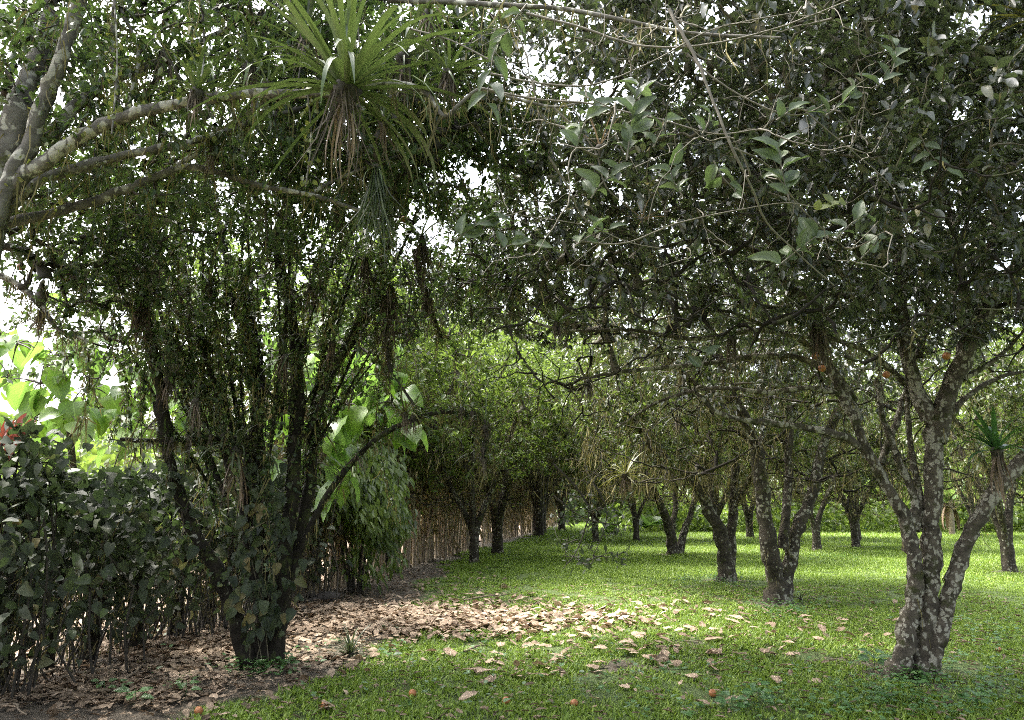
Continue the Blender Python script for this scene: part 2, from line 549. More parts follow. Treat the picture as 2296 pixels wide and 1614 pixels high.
def gn_scatter(name, pts, rz, sc, ix, meshes):
    me = bpy.data.meshes.new(name)
    me.vertices.add(len(pts))
    me.vertices.foreach_set('co', np.asarray(pts, np.float32).ravel())
    for nm, ty, v in (('rz', 'FLOAT', rz), ('sc', 'FLOAT', sc), ('ix', 'INT', ix)):
        at = me.attributes.new(nm, ty, 'POINT')
        at.data.foreach_set('value', np.asarray(v, np.float32 if ty == 'FLOAT' else np.int32))
    o = link(name, me, kind='stuff')
    ng = bpy.data.node_groups.new(name, 'GeometryNodeTree')
    ng.interface.new_socket('Geometry', in_out='INPUT', socket_type='NodeSocketGeometry')
    ng.interface.new_socket('Geometry', in_out='OUTPUT', socket_type='NodeSocketGeometry')
    N, L = ng.nodes, ng.links
    gi, go = N.new('NodeGroupInput'), N.new('NodeGroupOutput')
    iop = N.new('GeometryNodeInstanceOnPoints')
    jn = N.new('GeometryNodeJoinGeometry')
    for mm in meshes:
        so = bpy.data.objects.new(mm.name, mm)
        oi = N.new('GeometryNodeObjectInfo')
        oi.inputs['Object'].default_value = so
        oi.inputs['As Instance'].default_value = True
        L.new(oi.outputs['Geometry'], jn.inputs[0])

    def na(nm, ty):
        q = N.new('GeometryNodeInputNamedAttribute')
        q.data_type = ty
        q.inputs[0].default_value = nm
        return q.outputs[0]
    cx = N.new('ShaderNodeCombineXYZ')
    L.new(na('rz', 'FLOAT'), cx.inputs[2])
    L.new(gi.outputs[0], iop.inputs['Points'])
    L.new(jn.outputs[0], iop.inputs['Instance'])
    iop.inputs['Pick Instance'].default_value = True
    L.new(na('ix', 'INT'), iop.inputs['Instance Index'])
    L.new(cx.outputs[0], iop.inputs['Rotation'])
    L.new(na('sc', 'FLOAT'), iop.inputs['Scale'])
    L.new(iop.outputs[0], go.inputs[0])
    md = o.modifiers.new('scatter', 'NODES')
    md.node_group = ng
    return o


def jgrid(x0, x1, y0, y1, s):
    xs, ys = np.meshgrid(np.arange(x0, x1, s), np.arange(y0, y1, s))
    p = np.stack([xs.ravel(), ys.ravel()], -1)
    return p + RNG.uniform(-s * .45, s * .45, p.shape)


gp = np.concatenate([jgrid(-6, 12, 1.5, 12, .24), jgrid(-5, 20, 12, 26, .42), jgrid(-5, 34, 26, 60, .8)])
keep = (dirt_amount(gp[:, 0], gp[:, 1]) + RNG.normal(0, .16, len(gp)) < .45)
px_, py_, pz_ = proj(np.c_[gp, np.zeros(len(gp))])
thin = .5 + .5 * np.sin(gp[:, 0] * 1.9 + 1.5 * np.sin(gp[:, 1] * 1.3)) * np.sin(gp[:, 1] * 2.3 + np.sin(gp[:, 0] * 2.7))
keep &= (RNG.uniform(size=len(gp)) < .42 + .6 * thin) | (gp[:, 1] > 9.5)
keep &= (px_ > -500) & (px_ < 2800)
gp = gp[keep]
ng_ = len(gp)
far = np.clip(gp[:, 1] / 14, 1, 3)
patches = [turf_patch(i, 230, .42, .025, .075, .013) for i in range(5)]
grass = gn_scatter('lawn_grass', np.c_[gp, np.zeros(ng_)], RNG.uniform(0, 6.28, ng_), far * RNG.uniform(.75, 1.15, ng_), RNG.integers(0, 5, ng_), patches)

# ------------------------------------------------------------------ trees
GAPS = [(1190, 140, 75, 80), (1055, 400, 62, 52), (1330, 200, 80, 45), (970, 520, 36, 36), (45, 640, 80, 60), (20, 260, 36, 40), (2180, 20, 55, 36), (70, 790, 70, 50), (720, 690, 36, 26)]


def in_gap(p, k=1.0):
    x, y, z = proj(p)
    r = np.zeros(len(p), bool)
    for cx, cy, rx, ry in GAPS:
        r |= (((x - cx) / (rx * k)) ** 2 + ((y - cy) / (ry * k)) ** 2 < 1) & (z > 0)
    return r


def crown_tips(ells, n, zmin, gapk=1.0, inner=0.35):
    out = []
    wts = np.array([e[2] for e in ells], float)
    wts /= wts.sum()
    for (c, r, _), wt in zip(ells, wts):
        k = int(n * wt * 2.2)
        p = rand_unit(k) * (RNG.uniform(inner ** 2, 1, k) ** .5)[:, None] * np.asarray(r) + np.asarray(c)
        ok = (p[:, 2] > zmin) & (np.linalg.norm(p - CP, axis=1) > 2.4)
        if gapk > 0:
            ok &= ~(in_gap(p, gapk) & (RNG.uniform(size=k) < .6))
        out.append(p[ok][:int(n * wt)])
    return np.concatenate(out)


def grow(limbs, tips, sag=0.1, r_tip=.0028, r_c=.0042, jit=.07):
    """join every tip to the nearest wood; returns (N,6,3) polylines and (N,6) radii"""
    node = np.concatenate([l[0][len(l[0]) // 3:] for l in limbs])
    ndir = np.concatenate([unit(np.gradient(l[0], axis=0))[len(l[0]) // 3:] for l in limbs])
    nb = np.full(len(node), -1)
    d0 = np.array([np.min(((node - p) ** 2).sum(1)) for p in tips])
    order = np.argsort(d0)
    N, K = len(tips), 6
    cap = len(node) + N * (K - 1)
    A = np.empty((cap, 3))
    D = np.empty((cap, 3))
    B = np.full(cap, -1)
    n = len(node)
    A[:n], D[:n] = node, ndir
    polys = np.empty((N, K, 3))
    par = np.full(N, -1)
    u = np.linspace(0, 1, K)[:, None]
    for j, ti in enumerate(order):
        p = tips[ti]
        dd = A[:n] - p
        cost = (dd ** 2).sum(1) * (1 + 0.5 * (dd[:, 2] > 0))
        i = int(np.argmin(cost))
        a = A[i]
        L = np.linalg.norm(p - a)
        Lm = min(L, .9)
        m0 = D[i] * Lm * .7 + (p - a) * .4
        m1 = (p - a) + np.array([0, 0, -sag * L])
        h = (2 * u ** 3 - 3 * u ** 2 + 1) * a + (u ** 3 - 2 * u ** 2 + u) * m0 + (-2 * u ** 3 + 3 * u ** 2) * p + (u ** 3 - u ** 2) * m1
        h[1:-1] += RNG.normal(0, jit * Lm * .35, (K - 2, 3))
        polys[j] = h
        par[j] = B[i]
        tg = unit(np.gradient(h, axis=0))
        A[n:n + K - 1], D[n:n + K - 1], B[n:n + K - 1] = h[1:], tg[1:], j
        n += K - 1
    load = np.ones(N)
    for j in range(N - 1, -1, -1):
        if par[j] >= 0:
            load[par[j]] += load[j]
    r0 = r_c * load ** .5
    rad = r0[:, None] * (1 - u[:, 0][None]) + r_tip * u[:, 0][None]
    return polys, rad


def spray(polys, per, L, droop=.35, spread=.8):
    """leaves round the outer half of each twig -> O, D, N, len"""
    n = len(polys) * per
    b = np.repeat(np.arange(len(polys)), per)
    tt = RNG.uniform(.5, 1.0, n) ** .8 * (polys.shape[1] - 1)
    i = np.minimum(tt.astype(int), polys.shape[1] - 2)
    f = (tt - i)[:, None]
    p = polys[b, i] * (1 - f) + polys[b, i + 1] * f
    tg = unit(polys[b, i + 1] - polys[b, i])
    o = p + RNG.normal(0, .04, (n, 3))
    D = unit(tg * .6 + rand_unit(n) * spread + np.array([0, 0, -droop]))
    Nn = unit(np.array([0, 0, 1.0]) + rand_unit(n) * .7)
    return o, D, Nn, L * RNG.uniform(.6, 1.25, n)


def strands(mb, polys, n, Lm, w=.007, zmax=4.0, zlow=.15):
    """hanging moss and dead epiphyte blades under the wood"""
    K = polys.shape[1]
    b = RNG.integers(0, len(polys), n)
    t = RNG.uniform(0, K - 1.001, n)
    i = t.astype(int)
    f = (t - i)[:, None]
    o = polys[b, i] * (1 - f) + polys[b, i + 1] * f + RNG.normal(0, .03, (n, 3))
    ok = o[:, 2] < zmax
    o = o[ok]
    n = len(o)
    D = unit(np.array([0, 0, -1.0]) + RNG.normal(0, .28, (n, 3)))
    N = unit(RNG.normal(0, 1, (n, 3)) * np.array([1, 1, .1]))
    L = Lm * RNG.exponential(.7, n).clip(.15, 2.2)
    L = np.minimum(L, np.maximum(o[:, 2] - zlow, .04))
    add_leaves(mb, o, D, N, L, np.full(n, w) * RNG.uniform(.6, 1.8, n), T_STRAP, np.clip(RNG.normal(.5, .28, n), 0, 1))


def limb_obj(name, pts, r, mat, parent, sides=9, lump=.08):
    base = np.asarray(parent.location)
    V, q = tubes((pts - base)[None], r[None], sides, lump)
    return link(name, mesh_np(name, V, [q], mat, smooth=True), parent)


def LB(name, pts, depth, r0, r1, K=None, dgrid=None):
    """limb from display points; depth scalar or list"""
    n = len(pts)
    if np.ndim(depth) == 0:
        dep = [depth] * n
    else:
        dep = np.interp(np.linspace(0, 1, n), np.linspace(0, 1, len(depth)), depth)
    w = [P(x, y, d) for (x, y), d in zip(pts, dep)]
    K = K or max(8, 4 * n)
    c = smooth_poly(w, K)
    u = np.linspace(0, 1, K)
    r = r0 * (1 - u) + r1 * u
    r *= 1 + .07 * np.sin(u * 23 + len(pts)) * RNG.uniform(.4, 1)
    c[1:-1] += RNG.normal(0, .12, (K - 2, 3)) * r[1:-1, None]
    return (name, c, r)


def make_tree(name, base, label, limbs, bark, ells, ntips, per, leaf, leaf_key, leaf_mat_, group=None, zmin=2.0, moss=2000, moss_len=.35, moss_z=4.0,
              nparts=0, twig_mat=None, gapk=1.0, widthk=.42, cat='tree', droop=.35, flare=True, mossw=.007, sag=.1, bare=0, bare_z=(1.3, 2.6), bare_mat=None):
    root = empty(name, base, label, cat, group)
    base = np.asarray(base)
    for nm, c, r in limbs:
        r = r.copy()
        if flare and nm == 'trunk':
            h = c[:, 2] - base[2]
            r *= 1 + .3 * np.exp(-np.maximum(h, 0) / .10)
        limb_obj(nm, c, r, bark, root, 12 if nm == 'trunk' else 8)
    pairs = [(c, r) for _, c, r in limbs]
    tips = crown_tips(ells, ntips, zmin, gapk)
    polys, rad = grow(pairs, tips, sag)
    V, q = tubes(polys - base, rad, 4, .05)
    link('branches', mesh_np('branches', V, [q], twig_mat or bark, smooth=True), root, 'stuff')
    O, D, N, L = spray(polys, per, leaf, droop)
    if gapk > 0:
        k = ~(in_gap(O, gapk * .8) & (RNG.uniform(size=len(O)) < .4))
        O, D, N, L = O[k], D[k], N[k], L[k]
    rnd = np.clip(RNG.normal(.42, .24, len(O)) + .12 * np.sin(O[:, 0] * 2.1) * np.sin(O[:, 2] * 2.7 + O[:, 1]), 0, 1)
    if nparts:
        x, y, z = proj(O)
        vis = (x > 0) & (x < 2296) & (y > 0) & (y < 1614) & (z > 0)
        dist = np.where(vis, np.linalg.norm(O - CP, axis=1), 1e9)
        top = np.argsort(dist)[:nparts]
        for j in top:
            put_leaf(root, leaf_key, O[j], D[j], N[j], L[j] * 1.05)
        k = np.ones(len(O), bool)
        k[top] = False
        O, D, N, L, rnd = O[k], D[k], N[k], L[k], rnd[k]
    mb = MB()
    add_leaves(mb, O - base, D, N, L, L * widthk * RNG.uniform(.85, 1.2, len(L)), T_CAN, rnd)
    link('crown', mb.mesh('crown', leaf_mat_), root, 'stuff')
    if bare:
        (c0, r0, _) = ells[0]
        a = RNG.uniform(0, 6.28, bare)
        q0 = RNG.uniform(.1, 1, bare) ** .5
        bt = np.stack([c0[0] + r0[0] * q0 * np.cos(a), c0[1] + r0[1] * q0 * np.sin(a), RNG.uniform(*bare_z, bare)], -1)
        bt[:, 2] += .35 * (1 - q0) * (bare_z[1] - bare_z[0])
        bpoly, brad = grow(pairs, bt, .35, .0035, .0055, .07)
        V, q = tubes(bpoly - base, brad, 4, .06)
        link('bare_branches', mesh_np('bare_branches', V, [q], bare_mat or twig_mat or bark, smooth=True), root, 'stuff')
        polys = np.concatenate([polys, bpoly])
    if moss:
        mb = MB()
        lim = [smooth_poly(c, 6) for c, r in pairs]
        allp = np.concatenate([polys] + [np.array(lim)] * max(1, len(polys) // (3 * len(lim)))) - base
        strands(mb, allp, moss, moss_len, mossw, moss_z, 1.5 if base[1] > 13 else .2)
        link('hanging_moss', mb.mesh('hanging_moss', M['moss']), root, 'stuff')
    return root, polys


# --- right foreground tree with mottled pale bark
D2 = 6.9
B2 = G(2045, 1512)
D2 = B2[1]
limbs2 = [
    LB('trunk', [(2066, 1515), (2068, 1470), (2077, 1403), (2086, 1322), (2087, 1221), (2092, 1120), (2095, 1000), (2088, 930)], D2, .092, .082),
    LB('trunk', [(2014, 1512), (2018, 1480), (2036, 1403), (2052, 1342), (2051, 1282), (2043, 1221), (2027, 1150)], [D2 - .04, D2 - .04, D2], .092, .062),
    LB('trunk', [(2088, 1500), (2099, 1444), (2113, 1403), (2127, 1342), (2142, 1282), (2162, 1221), (2195, 1160), (2236, 1100), (2275, 1050), (2350, 970), (2430, 880)], [D2 - .05, D2 - .1, D2 - .3], .070, .066),
    LB('limb', [(2030, 1160), (1978, 1071), (1945, 1010), (1921, 950), (1890, 890), (1850, 800), (1830, 690)], [D2, D2 - .1, D2 + .1], .058, .03),
    LB('limb', [(2045, 1175), (2051, 1120), (2018, 1039), (1994, 978), (1978, 929), (1965, 850)], [D2, D2 + .25], .045, .025),
    LB('limb', [(2055, 1190), (2063, 1112), (2047, 1039), (2037, 937), (2035, 850), (2060, 780)], [D2, D2 + .3], .036, .02),
    LB('limb', [(2085, 940), (2050, 860), (2028, 760), (2020, 640), (2005, 500), (1980, 380)], [D2, D2 + .3], .085, .035),
    LB('limb', [(2095, 990), (2125, 880), (2175, 770), (2240, 660), (2310, 560), (2400, 430)], [D2, D2 - .4], .10, .06),
    LB('limb', [(1925, 960), (1900, 890), (1855, 830), (1780, 800), (1690, 800), (1560, 818), (1400, 832), (1300, 850)], [D2 + .2, D2 + .2, D2], .05, .015),
    LB('limb', [(1985, 1085), (1940, 1010), (1880, 975), (1780, 955), (1690, 945), (1610, 925), (1560, 880)], [D2 + .1, D2 - .3, D2 - .5], .05, .018),
    LB('limb', [(1915, 900), (1860, 820), (1800, 700), (1740, 600), (1650, 540), (1500, 480)], [D2 + .3, D2, D2 - .6], .05, .02),
    LB('limb', [(2150, 850), (2190, 700), (2235, 500), (2240, 300), (2230, 100)], [D2 - .1, D2 + .3], .06, .035),
    LB('limb', [(2020, 700), (1930, 640), (1800, 560), (1640, 430)], [D2 + .2, D2 - .6, D2 - 1.4], .045, .02),
    LB('limb', [(2190, 760), (2150, 600), (2140, 520), (2100, 350)], [D2, D2 - .8], .04, .02),
    LB('limb', [(1975, 1040), (2010, 950), (2030, 880), (2060, 860)], [D2 + .2, D2 + .5], .04, .02),
]
for pts, dd in [
    ([(2030, 860), (1960, 800), (1870, 760), (1760, 750), (1640, 700), (1520, 690), (1400, 640)], [D2 + .2, D2 - .3, D2 - .8]),
    ([(2020, 720), (1950, 680), (1850, 660), (1740, 690), (1600, 650), (1450, 590), (1330, 600)], [D2 + .3, D2, D2 - .5]),
    ([(1900, 890), (1820, 870), (1720, 880), (1600, 870), (1480, 900), (1380, 960)], [D2, D2 - .2, D2 + .4]),
    ([(1860, 810), (1790, 760), (1700, 740), (1560, 760), (1420, 740), (1260, 740), (1140, 700)], [D2 + .1, D2 - .2, D2 - .4]),
    ([(2010, 600), (1920, 560), (1800, 520), (1700, 460), (1560, 440)], [D2 + .3, D2 - .3, D2 - .9]),
    ([(2060, 800), (2080, 700), (2070, 600), (2110, 480), (2090, 350)], [D2 + .2, D2 + .6]),
    ([(2140, 860), (2240, 800), (2330, 700)], [D2 - .1, D2]),
    ([(2100, 960), (2180, 880), (2260, 840), (2340, 830)], [D2, D2 + .4]),
    ([(1850, 700), (1770, 640), (1690, 560), (1560, 540), (1440, 560), (1340, 520)], [D2, D2 - .4, D2 - .6]),
]:
    limbs2.append(LB('limb', pts, dd, .036 * RNG.uniform(.8, 1.2), .010))
tree2, polys2 = make_tree('orchard_tree', B2, 'pale mottled tree with three trunks fused at the base, right foreground', limbs2, M['bark_pale'],
    [((3.2, 6.6, 4.9), (3.6, 3.2, 2.5), 1.0), ((5.2, 6.5, 5.2), (3.0, 3.0, 2.6), .6), ((1.9, 5.6, 5.2), (2.6, 1.8, 1.5), .4), ((.4, 8.4, 5.0), (1.6, 1.5, 1.2), .12), ((.15, 9.4, 4.35), (1.5, 1.2, .8), .14)],
    5600, 20, .088, 'citrus', M['citrus'], zmin=3.1, moss=9000, moss_len=.13, moss_z=5, nparts=280, twig_mat=M['twig_mid'], bare=420, bare_z=(2.3, 3.6), bare_mat=M['bark_dark'])

# --- left dark tree, many stems from one base
B1 = G(585, 1492)
D1 = B1[1]
limbs1 = [
    LB('trunk', [(590, 1495), (590, 1380), (585, 1220), (578, 1080), (575, 960), (585, 860), (560, 720), (540, 600)], [D1, D1 + .2], .10, .045),
    LB('trunk', [(560, 1490), (525, 1380), (485, 1280), (430, 1180), (395, 1090), (375, 1000), (350, 900)], [D1 - .05, D1 - .3], .085, .04),
    LB('trunk', [(615, 1490), (625, 1380), (640, 1240), (655, 1120), (662, 1000), (670, 890), (655, 720), (625, 560), (640, 460), (690, 420)], [D1, D1 - .2], .09, .035),
    LB('trunk', [(612, 1480), (645, 1310), (685, 1140), (705, 960), (735, 840), (800, 750), (845, 640), (870, 540), (880, 430)], [D1 + .05, D1 + .4], .075, .035),
    LB('limb', [(565, 1300), (550, 1150), (558, 1020), (580, 920), (560, 800), (525, 680), (505, 560), (475, 440), (455, 390)], [D1, D1 + .3], .06, .025),
    LB('limb', [(640, 1330), (700, 1170), (770, 1060), (850, 980), (950, 932), (1030, 925), (1085, 938)], [D1, D1 - .5], .04, .014),
    LB('limb', [(1060, 930), (1088, 945), (1086, 1000), (1084, 1060)], D1 - .5, .014, .006),
    LB('limb', [(660, 900), (690, 720), (740, 600), (790, 520), (830, 440)], [D1, D1 + .5], .04, .02),
    LB('limb', [(372, 990), (362, 880), (340, 780), (322, 670), (330, 560), (345, 430)], [D1 - .3, D1 - .75, D1 - .6], .065, .035),
    LB('limb', [(270, 985), (350, 988), (430, 985), (560, 980)], D1 - .35, .02, .025),
    LB('limb', [(440, 1000), (430, 860), (425, 700), (410, 560), (395, 420)], [D1, D1 + .3], .03, .015),
    LB('limb', [(620, 900), (500, 800), (430, 750), (300, 740)], [D1, D1 - .5], .03, .012),
    LB('limb', [(890, 640), (980, 625), (1080, 630), (1180, 655)], [D1 + .4, D1], .022, .008),
    LB('limb', [(850, 640), (870, 760), (872, 830)], [D1 + .4, D1 + .3], .03, .012),
    LB('limb', [(930, 560), (950, 640), (975, 720), (990, 760)], [D1 + .3, D1 + .3], .04, .012),
]
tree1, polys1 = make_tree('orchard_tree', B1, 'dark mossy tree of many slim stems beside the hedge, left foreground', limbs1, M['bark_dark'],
    [((-2.4, 7.9, 4.7), (2.5, 1.8, 2.2), 1.2), ((-1.0, 7.0, 4.2), (1.3, 1.4, 1.1), .2), ((-3.8, 7.0, 3.5), (1.2, 1.2, 1.1), .3), ((-.3, 6.9, 7.4), (2.0, 1.8, .9), .55), ((-2.6, 5.0, 7.2), (2.4, 2.0, .9), .4)],  # fourth lobe, high above the frame, is added to shade the foreground
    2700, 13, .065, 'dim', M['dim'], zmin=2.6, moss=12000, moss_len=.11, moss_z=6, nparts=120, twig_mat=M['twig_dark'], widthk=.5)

# small leaved creeper, extra thin stems and trailing strands that clothe the dark tree
ex = []
for k in range(30):
    x0 = RNG.uniform(200, 960)
    y0, y1 = RNG.uniform(900, 1180), RNG.uniform(330, 700)
    xa = 590 + (x0 - 590) * .3
    ex.append(smooth_poly([P(xa, y0, D1 + RNG.uniform(-.4, .5)), P((xa + x0) / 2 + RNG.uniform(-45, 45), (y0 + y1) / 2, D1 + RNG.uniform(-.4, .5)), P(x0, y1, D1 + RNG.uniform(-.4, .6))], 12))
for k in range(34):
    x0 = RNG.uniform(170, 900)
    y0 = RNG.uniform(400, 800)
    d = D1 + RNG.uniform(-.8, .6)
    hh = RNG.uniform(150, 520)
    ex.append(smooth_poly([P(x0, y0, d), P(x0 + RNG.uniform(-25, 25), y0 + hh * .5, d), P(x0 + RNG.uniform(-45, 45), y0 + hh, d + RNG.uniform(-.2, .2))], 12))
ex = np.array(ex)
exr = np.concatenate([np.linspace(.016, .008, 12)[None] * RNG.uniform(.7, 1.8, (30, 1)), np.full((34, 12), .0045)])
V, q = tubes(ex - B1, exr, 5, .12)
link('thin_stems', mesh_np('thin_stems', V, [q], M['bark_dark'], smooth=True), tree1, 'stuff')
src = [(c[len(c) // 4:], r[len(c) // 4:]) for _, c, r in limbs1] + [(c, r) for c, r in zip(ex, exr)]
O, Nn = [], []
for c, r in src:
    ln = np.linalg.norm(np.diff(c, axis=0), axis=1).sum()
    m_ = int(ln * 95)
    j = RNG.uniform(0, len(c) - 1.001, m_)
    i = j.astype(int)
    p = c[i] + (c[i + 1] - c[i]) * (j % 1)[:, None]
    nn = unit(rand_unit(m_) + [0, -.3, .2])
    O.append(p + nn * (r[i] + RNG.uniform(0, .045, m_))[:, None])
    Nn.append(nn)
O, Nn = np.concatenate(O), np.concatenate(Nn)
n = len(O)
mb = MB()
L = RNG.uniform(.025, .07, n)
add_leaves(mb, O - B1, unit(rand_unit(n) + [0, 0, -.4]), Nn, L, L * .6, T_CAN, np.clip(RNG.normal(.5, .3, n), 0, 1))
link('creeper_leaves', mb.mesh('creeper_leaves', M['dim']), tree1, 'stuff')
mb = MB()
strands(mb, np.array([smooth_poly(c, 6) for c, r in src]) - B1, 7000, .13, .010, 6)
link('trailing_moss', mb.mesh('trailing_moss', M['moss']), tree1, 'stuff')

# --- old tree whose limbs reach in from the upper left
B0 = np.array([-4.0, 4.9, 0])
D0 = 4.9
limbs0 = [
    ('trunk', smooth_poly([B0, B0 + [.1, 0, 1.2], B0 + [.3, 0, 2.4], P(-30, 470, D0), P(15, 350, D0), P(45, 250, D0)], 24), np.linspace(.17, .095, 24)),
    LB('limb', [(-40, 560), (10, 440), (60, 330), (100, 225), (140, 120), (178, 10), (215, -110)], [D0 - .1, D0 - .3], .062, .042),
    LB('limb', [(35, 270), (60, 190), (100, 90), (120, -60)], [D0, D0 + .4], .085, .05),
    LB('limb', [(-20, 480), (50, 400), (140, 335), (230, 280), (320, 250), (440, 225), (560, 210), (680, 210), (770, 208), (850, 185)], [D0 - .1, D0 - .3, D0 - .6], .052, .022),
    LB('limb', [(850, 185), (905, 188), (955, 208), (980, 240), (1000, 262), (1040, 225), (1082, 200), (1160, 222), (1240, 240), (1300, 232)], [D0 - .6, D0 - .8], .020, .008),
    LB('limb', [(-10, 490), (90, 405), (190, 372), (290, 345), (400, 325), (480, 303), (560, 275), (650, 250)], [D0, D0 + .3], .042, .018),
    LB('limb', [(20, 500), (150, 470), (280, 425), (400, 378), (480, 385), (590, 418), (700, 438), (830, 480)], [D0 + .2, D0 + .5], .04, .014),
    LB('limb', [(380, 385), (440, 345), (500, 300), (540, 265), (600, 225)], [D0 + .4, D0 + .2], .024, .012),
    LB('limb', [(690, 440), (760, 400), (850, 365), (950, 330)], [D0 + .5, D0 + .6], .018, .008),
    LB('limb', [(110, 310), (200, 210), (300, 160), (420, 110), (560, 40)], [D0 + .1, D0 + .6], .05, .02),
    LB('limb', [(-60, 590), (30, 632), (90, 680), (125, 735), (190, 760)], D0 + 1.2, .03, .01),
    LB('limb', [(250, 290), (262, 200), (250, 100), (262, -30)], [D0 - .2, D0], .022, .015),
    LB('limb', [(275, 280), (300, 190), (310, 110), (270, 20)], [D0 - .2, D0], .016, .012),
    LB('limb', [(870, 0), (1000, 5), (1130, 12), (1280, 22), (1420, 50), (1560, 75), (1750, 85)], [D0 - .4, D0 - 1.2], .02, .008),
]
tree0, polys0 = make_tree('orchard_tree', B0, 'old grey limbed tree leaning in from the upper left edge', limbs0, M['bark_grey'],
    [((-2.8, 5.8, 5.2), (2.6, 1.8, 1.6), 1.0), ((-1.0, 6.0, 4.9), (1.6, 1.0, 1.0), .35), ((-3.9, 6.3, 3.9), (1.0, .8, 1.0), .14)],
    3200, 13, .075, 'mid', M['dim'], zmin=3.3, moss=9000, moss_len=.16, moss_z=6, nparts=60, twig_mat=M['twig_dark'])

# --- second and third trees of the right row
B3 = G(1745, 1352)
D3 = B3[1]
limbs3 = [
    LB('trunk', [(1745, 1355), (1738, 1290), (1722, 1220), (1712, 1120), (1690, 990), (1640, 880), (1600, 760)], [D3, D3 - .4], .17, .06),
    LB('trunk', [(1752, 1350), (1768, 1270), (1792, 1180), (1825, 1090), (1850, 990), (1900, 880)], [D3, D3 + .4], .13, .06),
    LB('limb', [(1755, 1230), (1765, 1120), (1770, 980), (1775, 850), (1770, 700)], [D3, D3 + .3], .085, .04),
    LB('limb', [(1700, 1040), (1720, 920), (1750, 800), (1790, 640)], [D3, D3 + .6], .05, .03),
    LB('limb', [(1650, 900), (1560, 860), (1480, 780), (1400, 740), (1280, 700)], [D3 - .3, D3 - 1], .04, .015),
]
tree3, _ = make_tree('orchard_tree', B3, 'dark forked tree standing just behind the pale mottled tree', limbs3, M['bark_mid'],
    [((4.2, 11.4, 5.0), (3.4, 2.6, 2.4), 1)], 1500, 14, .10, 'citrus', M['citrus'], zmin=2.5, moss=14000, moss_len=.26, moss_z=4.6, nparts=60, twig_mat=M['twig_mid'], bare=260, bare_z=(1.6, 3.0), bare_mat=M['bark_dark'])
B4 = G(1625, 1302)
D4 = B4[1]
limbs4 = [
    LB('trunk', [(1628, 1304), (1628, 1250), (1612, 1190), (1580, 1120), (1540, 1060), (1470, 1010), (1420, 940)], [D4, D4 - .5], .17, .05),
    LB('trunk', [(1632, 1300), (1638, 1220), (1645, 1120), (1650, 1000), (1640, 880)], [D4, D4 + .4], .13, .05),
    LB('limb', [(1600, 1160), (1590, 1060), (1560, 960), (1540, 850)], [D4, D4 + .5], .07, .03),
    LB('limb', [(1640, 1150), (1690, 1050), (1720, 950)], [D4, D4 - .4], .05, .03),
]
tree4, _ = make_tree('orchard_tree', B4, 'slanting orchard tree left of and behind the dark forked tree', limbs4, M['bark_mid'],
    [((4.0, 15.0, 4.2), (3.2, 2.6, 2.6), 1)], 1400, 18, .12, 'mid', M['mid'], zmin=2.2, bare=240, bare_z=(1.2, 2.7), bare_mat=M['bark_dark'], moss=14000, moss_len=.3, moss_z=4.6, twig_mat=M['twig_mid'], mossw=.010)
B5 = G(1515, 1242)
D5 = B5[1]
limbs5 = [
    LB('trunk', [(1508, 1243), (1500, 1190), (1480, 1130), (1440, 1060), (1400, 990)], [D5, D5 - .5], .17, .06),
    LB('trunk', [(1522, 1243), (1535, 1190), (1555, 1130), (1570, 1040)], [D5, D5 + .4], .13, .06),
    LB('limb', [(1505, 1200), (1515, 1120), (1500, 1020)], [D5, D5 + .6], .1, .05),
]
tree5, _ = make_tree('orchard_tree', B5, 'low spreading orchard tree on a wide dark base, mid lawn', limbs5, M['bark_mid'],
    [((4.4, 21.5, 3.9), (3.5, 2.8, 2.6), 1)], 1200, 18, .14, 'mid', M['mid'], zmin=2.1, bare=220, bare_z=(1.1, 2.6), bare_mat=M['bark_dark'], moss=13000, moss_len=.35, moss_z=4.6, twig_mat=M['twig_mid'], mossw=.014)


# --- orchard trees farther off: three grown kinds, copied
def vase(seed, base, n, trunk_r, h_split, spread, top):
    rg = np.random.default_rng(seed)
    out = []
    for k in range(n):
        az = 6.283 * k / n + rg.uniform(-.5, .5)
        s = spread * rg.uniform(.6, 1.2)
        pts = [(0.03 * math.cos(az), .03 * math.sin(az), -.05), (.07 * math.cos(az), .07 * math.sin(az), h_split),
               (.35 * s * math.cos(az + .2), .35 * s * math.sin(az + .2), h_split + (top - h_split) * .35),
               (.65 * s * math.cos(az), .65 * s * math.sin(az), h_split + (top - h_split) * .68), (s * math.cos(az - .2), s * math.sin(az - .2), top)]
        c = smooth_poly(np.asarray(pts) + base, 16)
        u = np.linspace(0, 1, 16)
        out.append(('trunk' if k < 2 else 'limb', c, trunk_r * (1 - u) * (1 if k < 2 else .8) + .035 * u))
    return out


def far_tree(seed, base, label, mat_key, n, group, moss, zmin=1.3, per=18):
    base = np.asarray(base, float)
    return make_tree('orchard_tree', base, label, vase(seed, base, n, .115, .85, 1.5, 3.8), M['bark_mid'],
                     [(tuple(base + [0, 0, 3.9]), (2.4, 2.5, 2.3), 1)] + [(tuple(base + [1.9 * math.cos(a0), 1.9 * math.sin(a0), z0]), (1.3, 1.3, r0), .28) for a0, z0, r0 in ((seed * 1.3, 4.6, 1.2), (seed * 1.3 + 2.2, 3.2, 1.5), (seed * 1.3 + 4.1, 5.2, 1.0))], 1100, per, .14, 'mid', M[mat_key], group, zmin=zmin, bare=170, bare_z=(1.1, 2.4), bare_mat=M['bark_dark'], moss=int(moss * 1.3), moss_len=.26, moss_z=4.4,
                     gapk=0, twig_mat=M['twig_mid'], mossw=.013)[0]


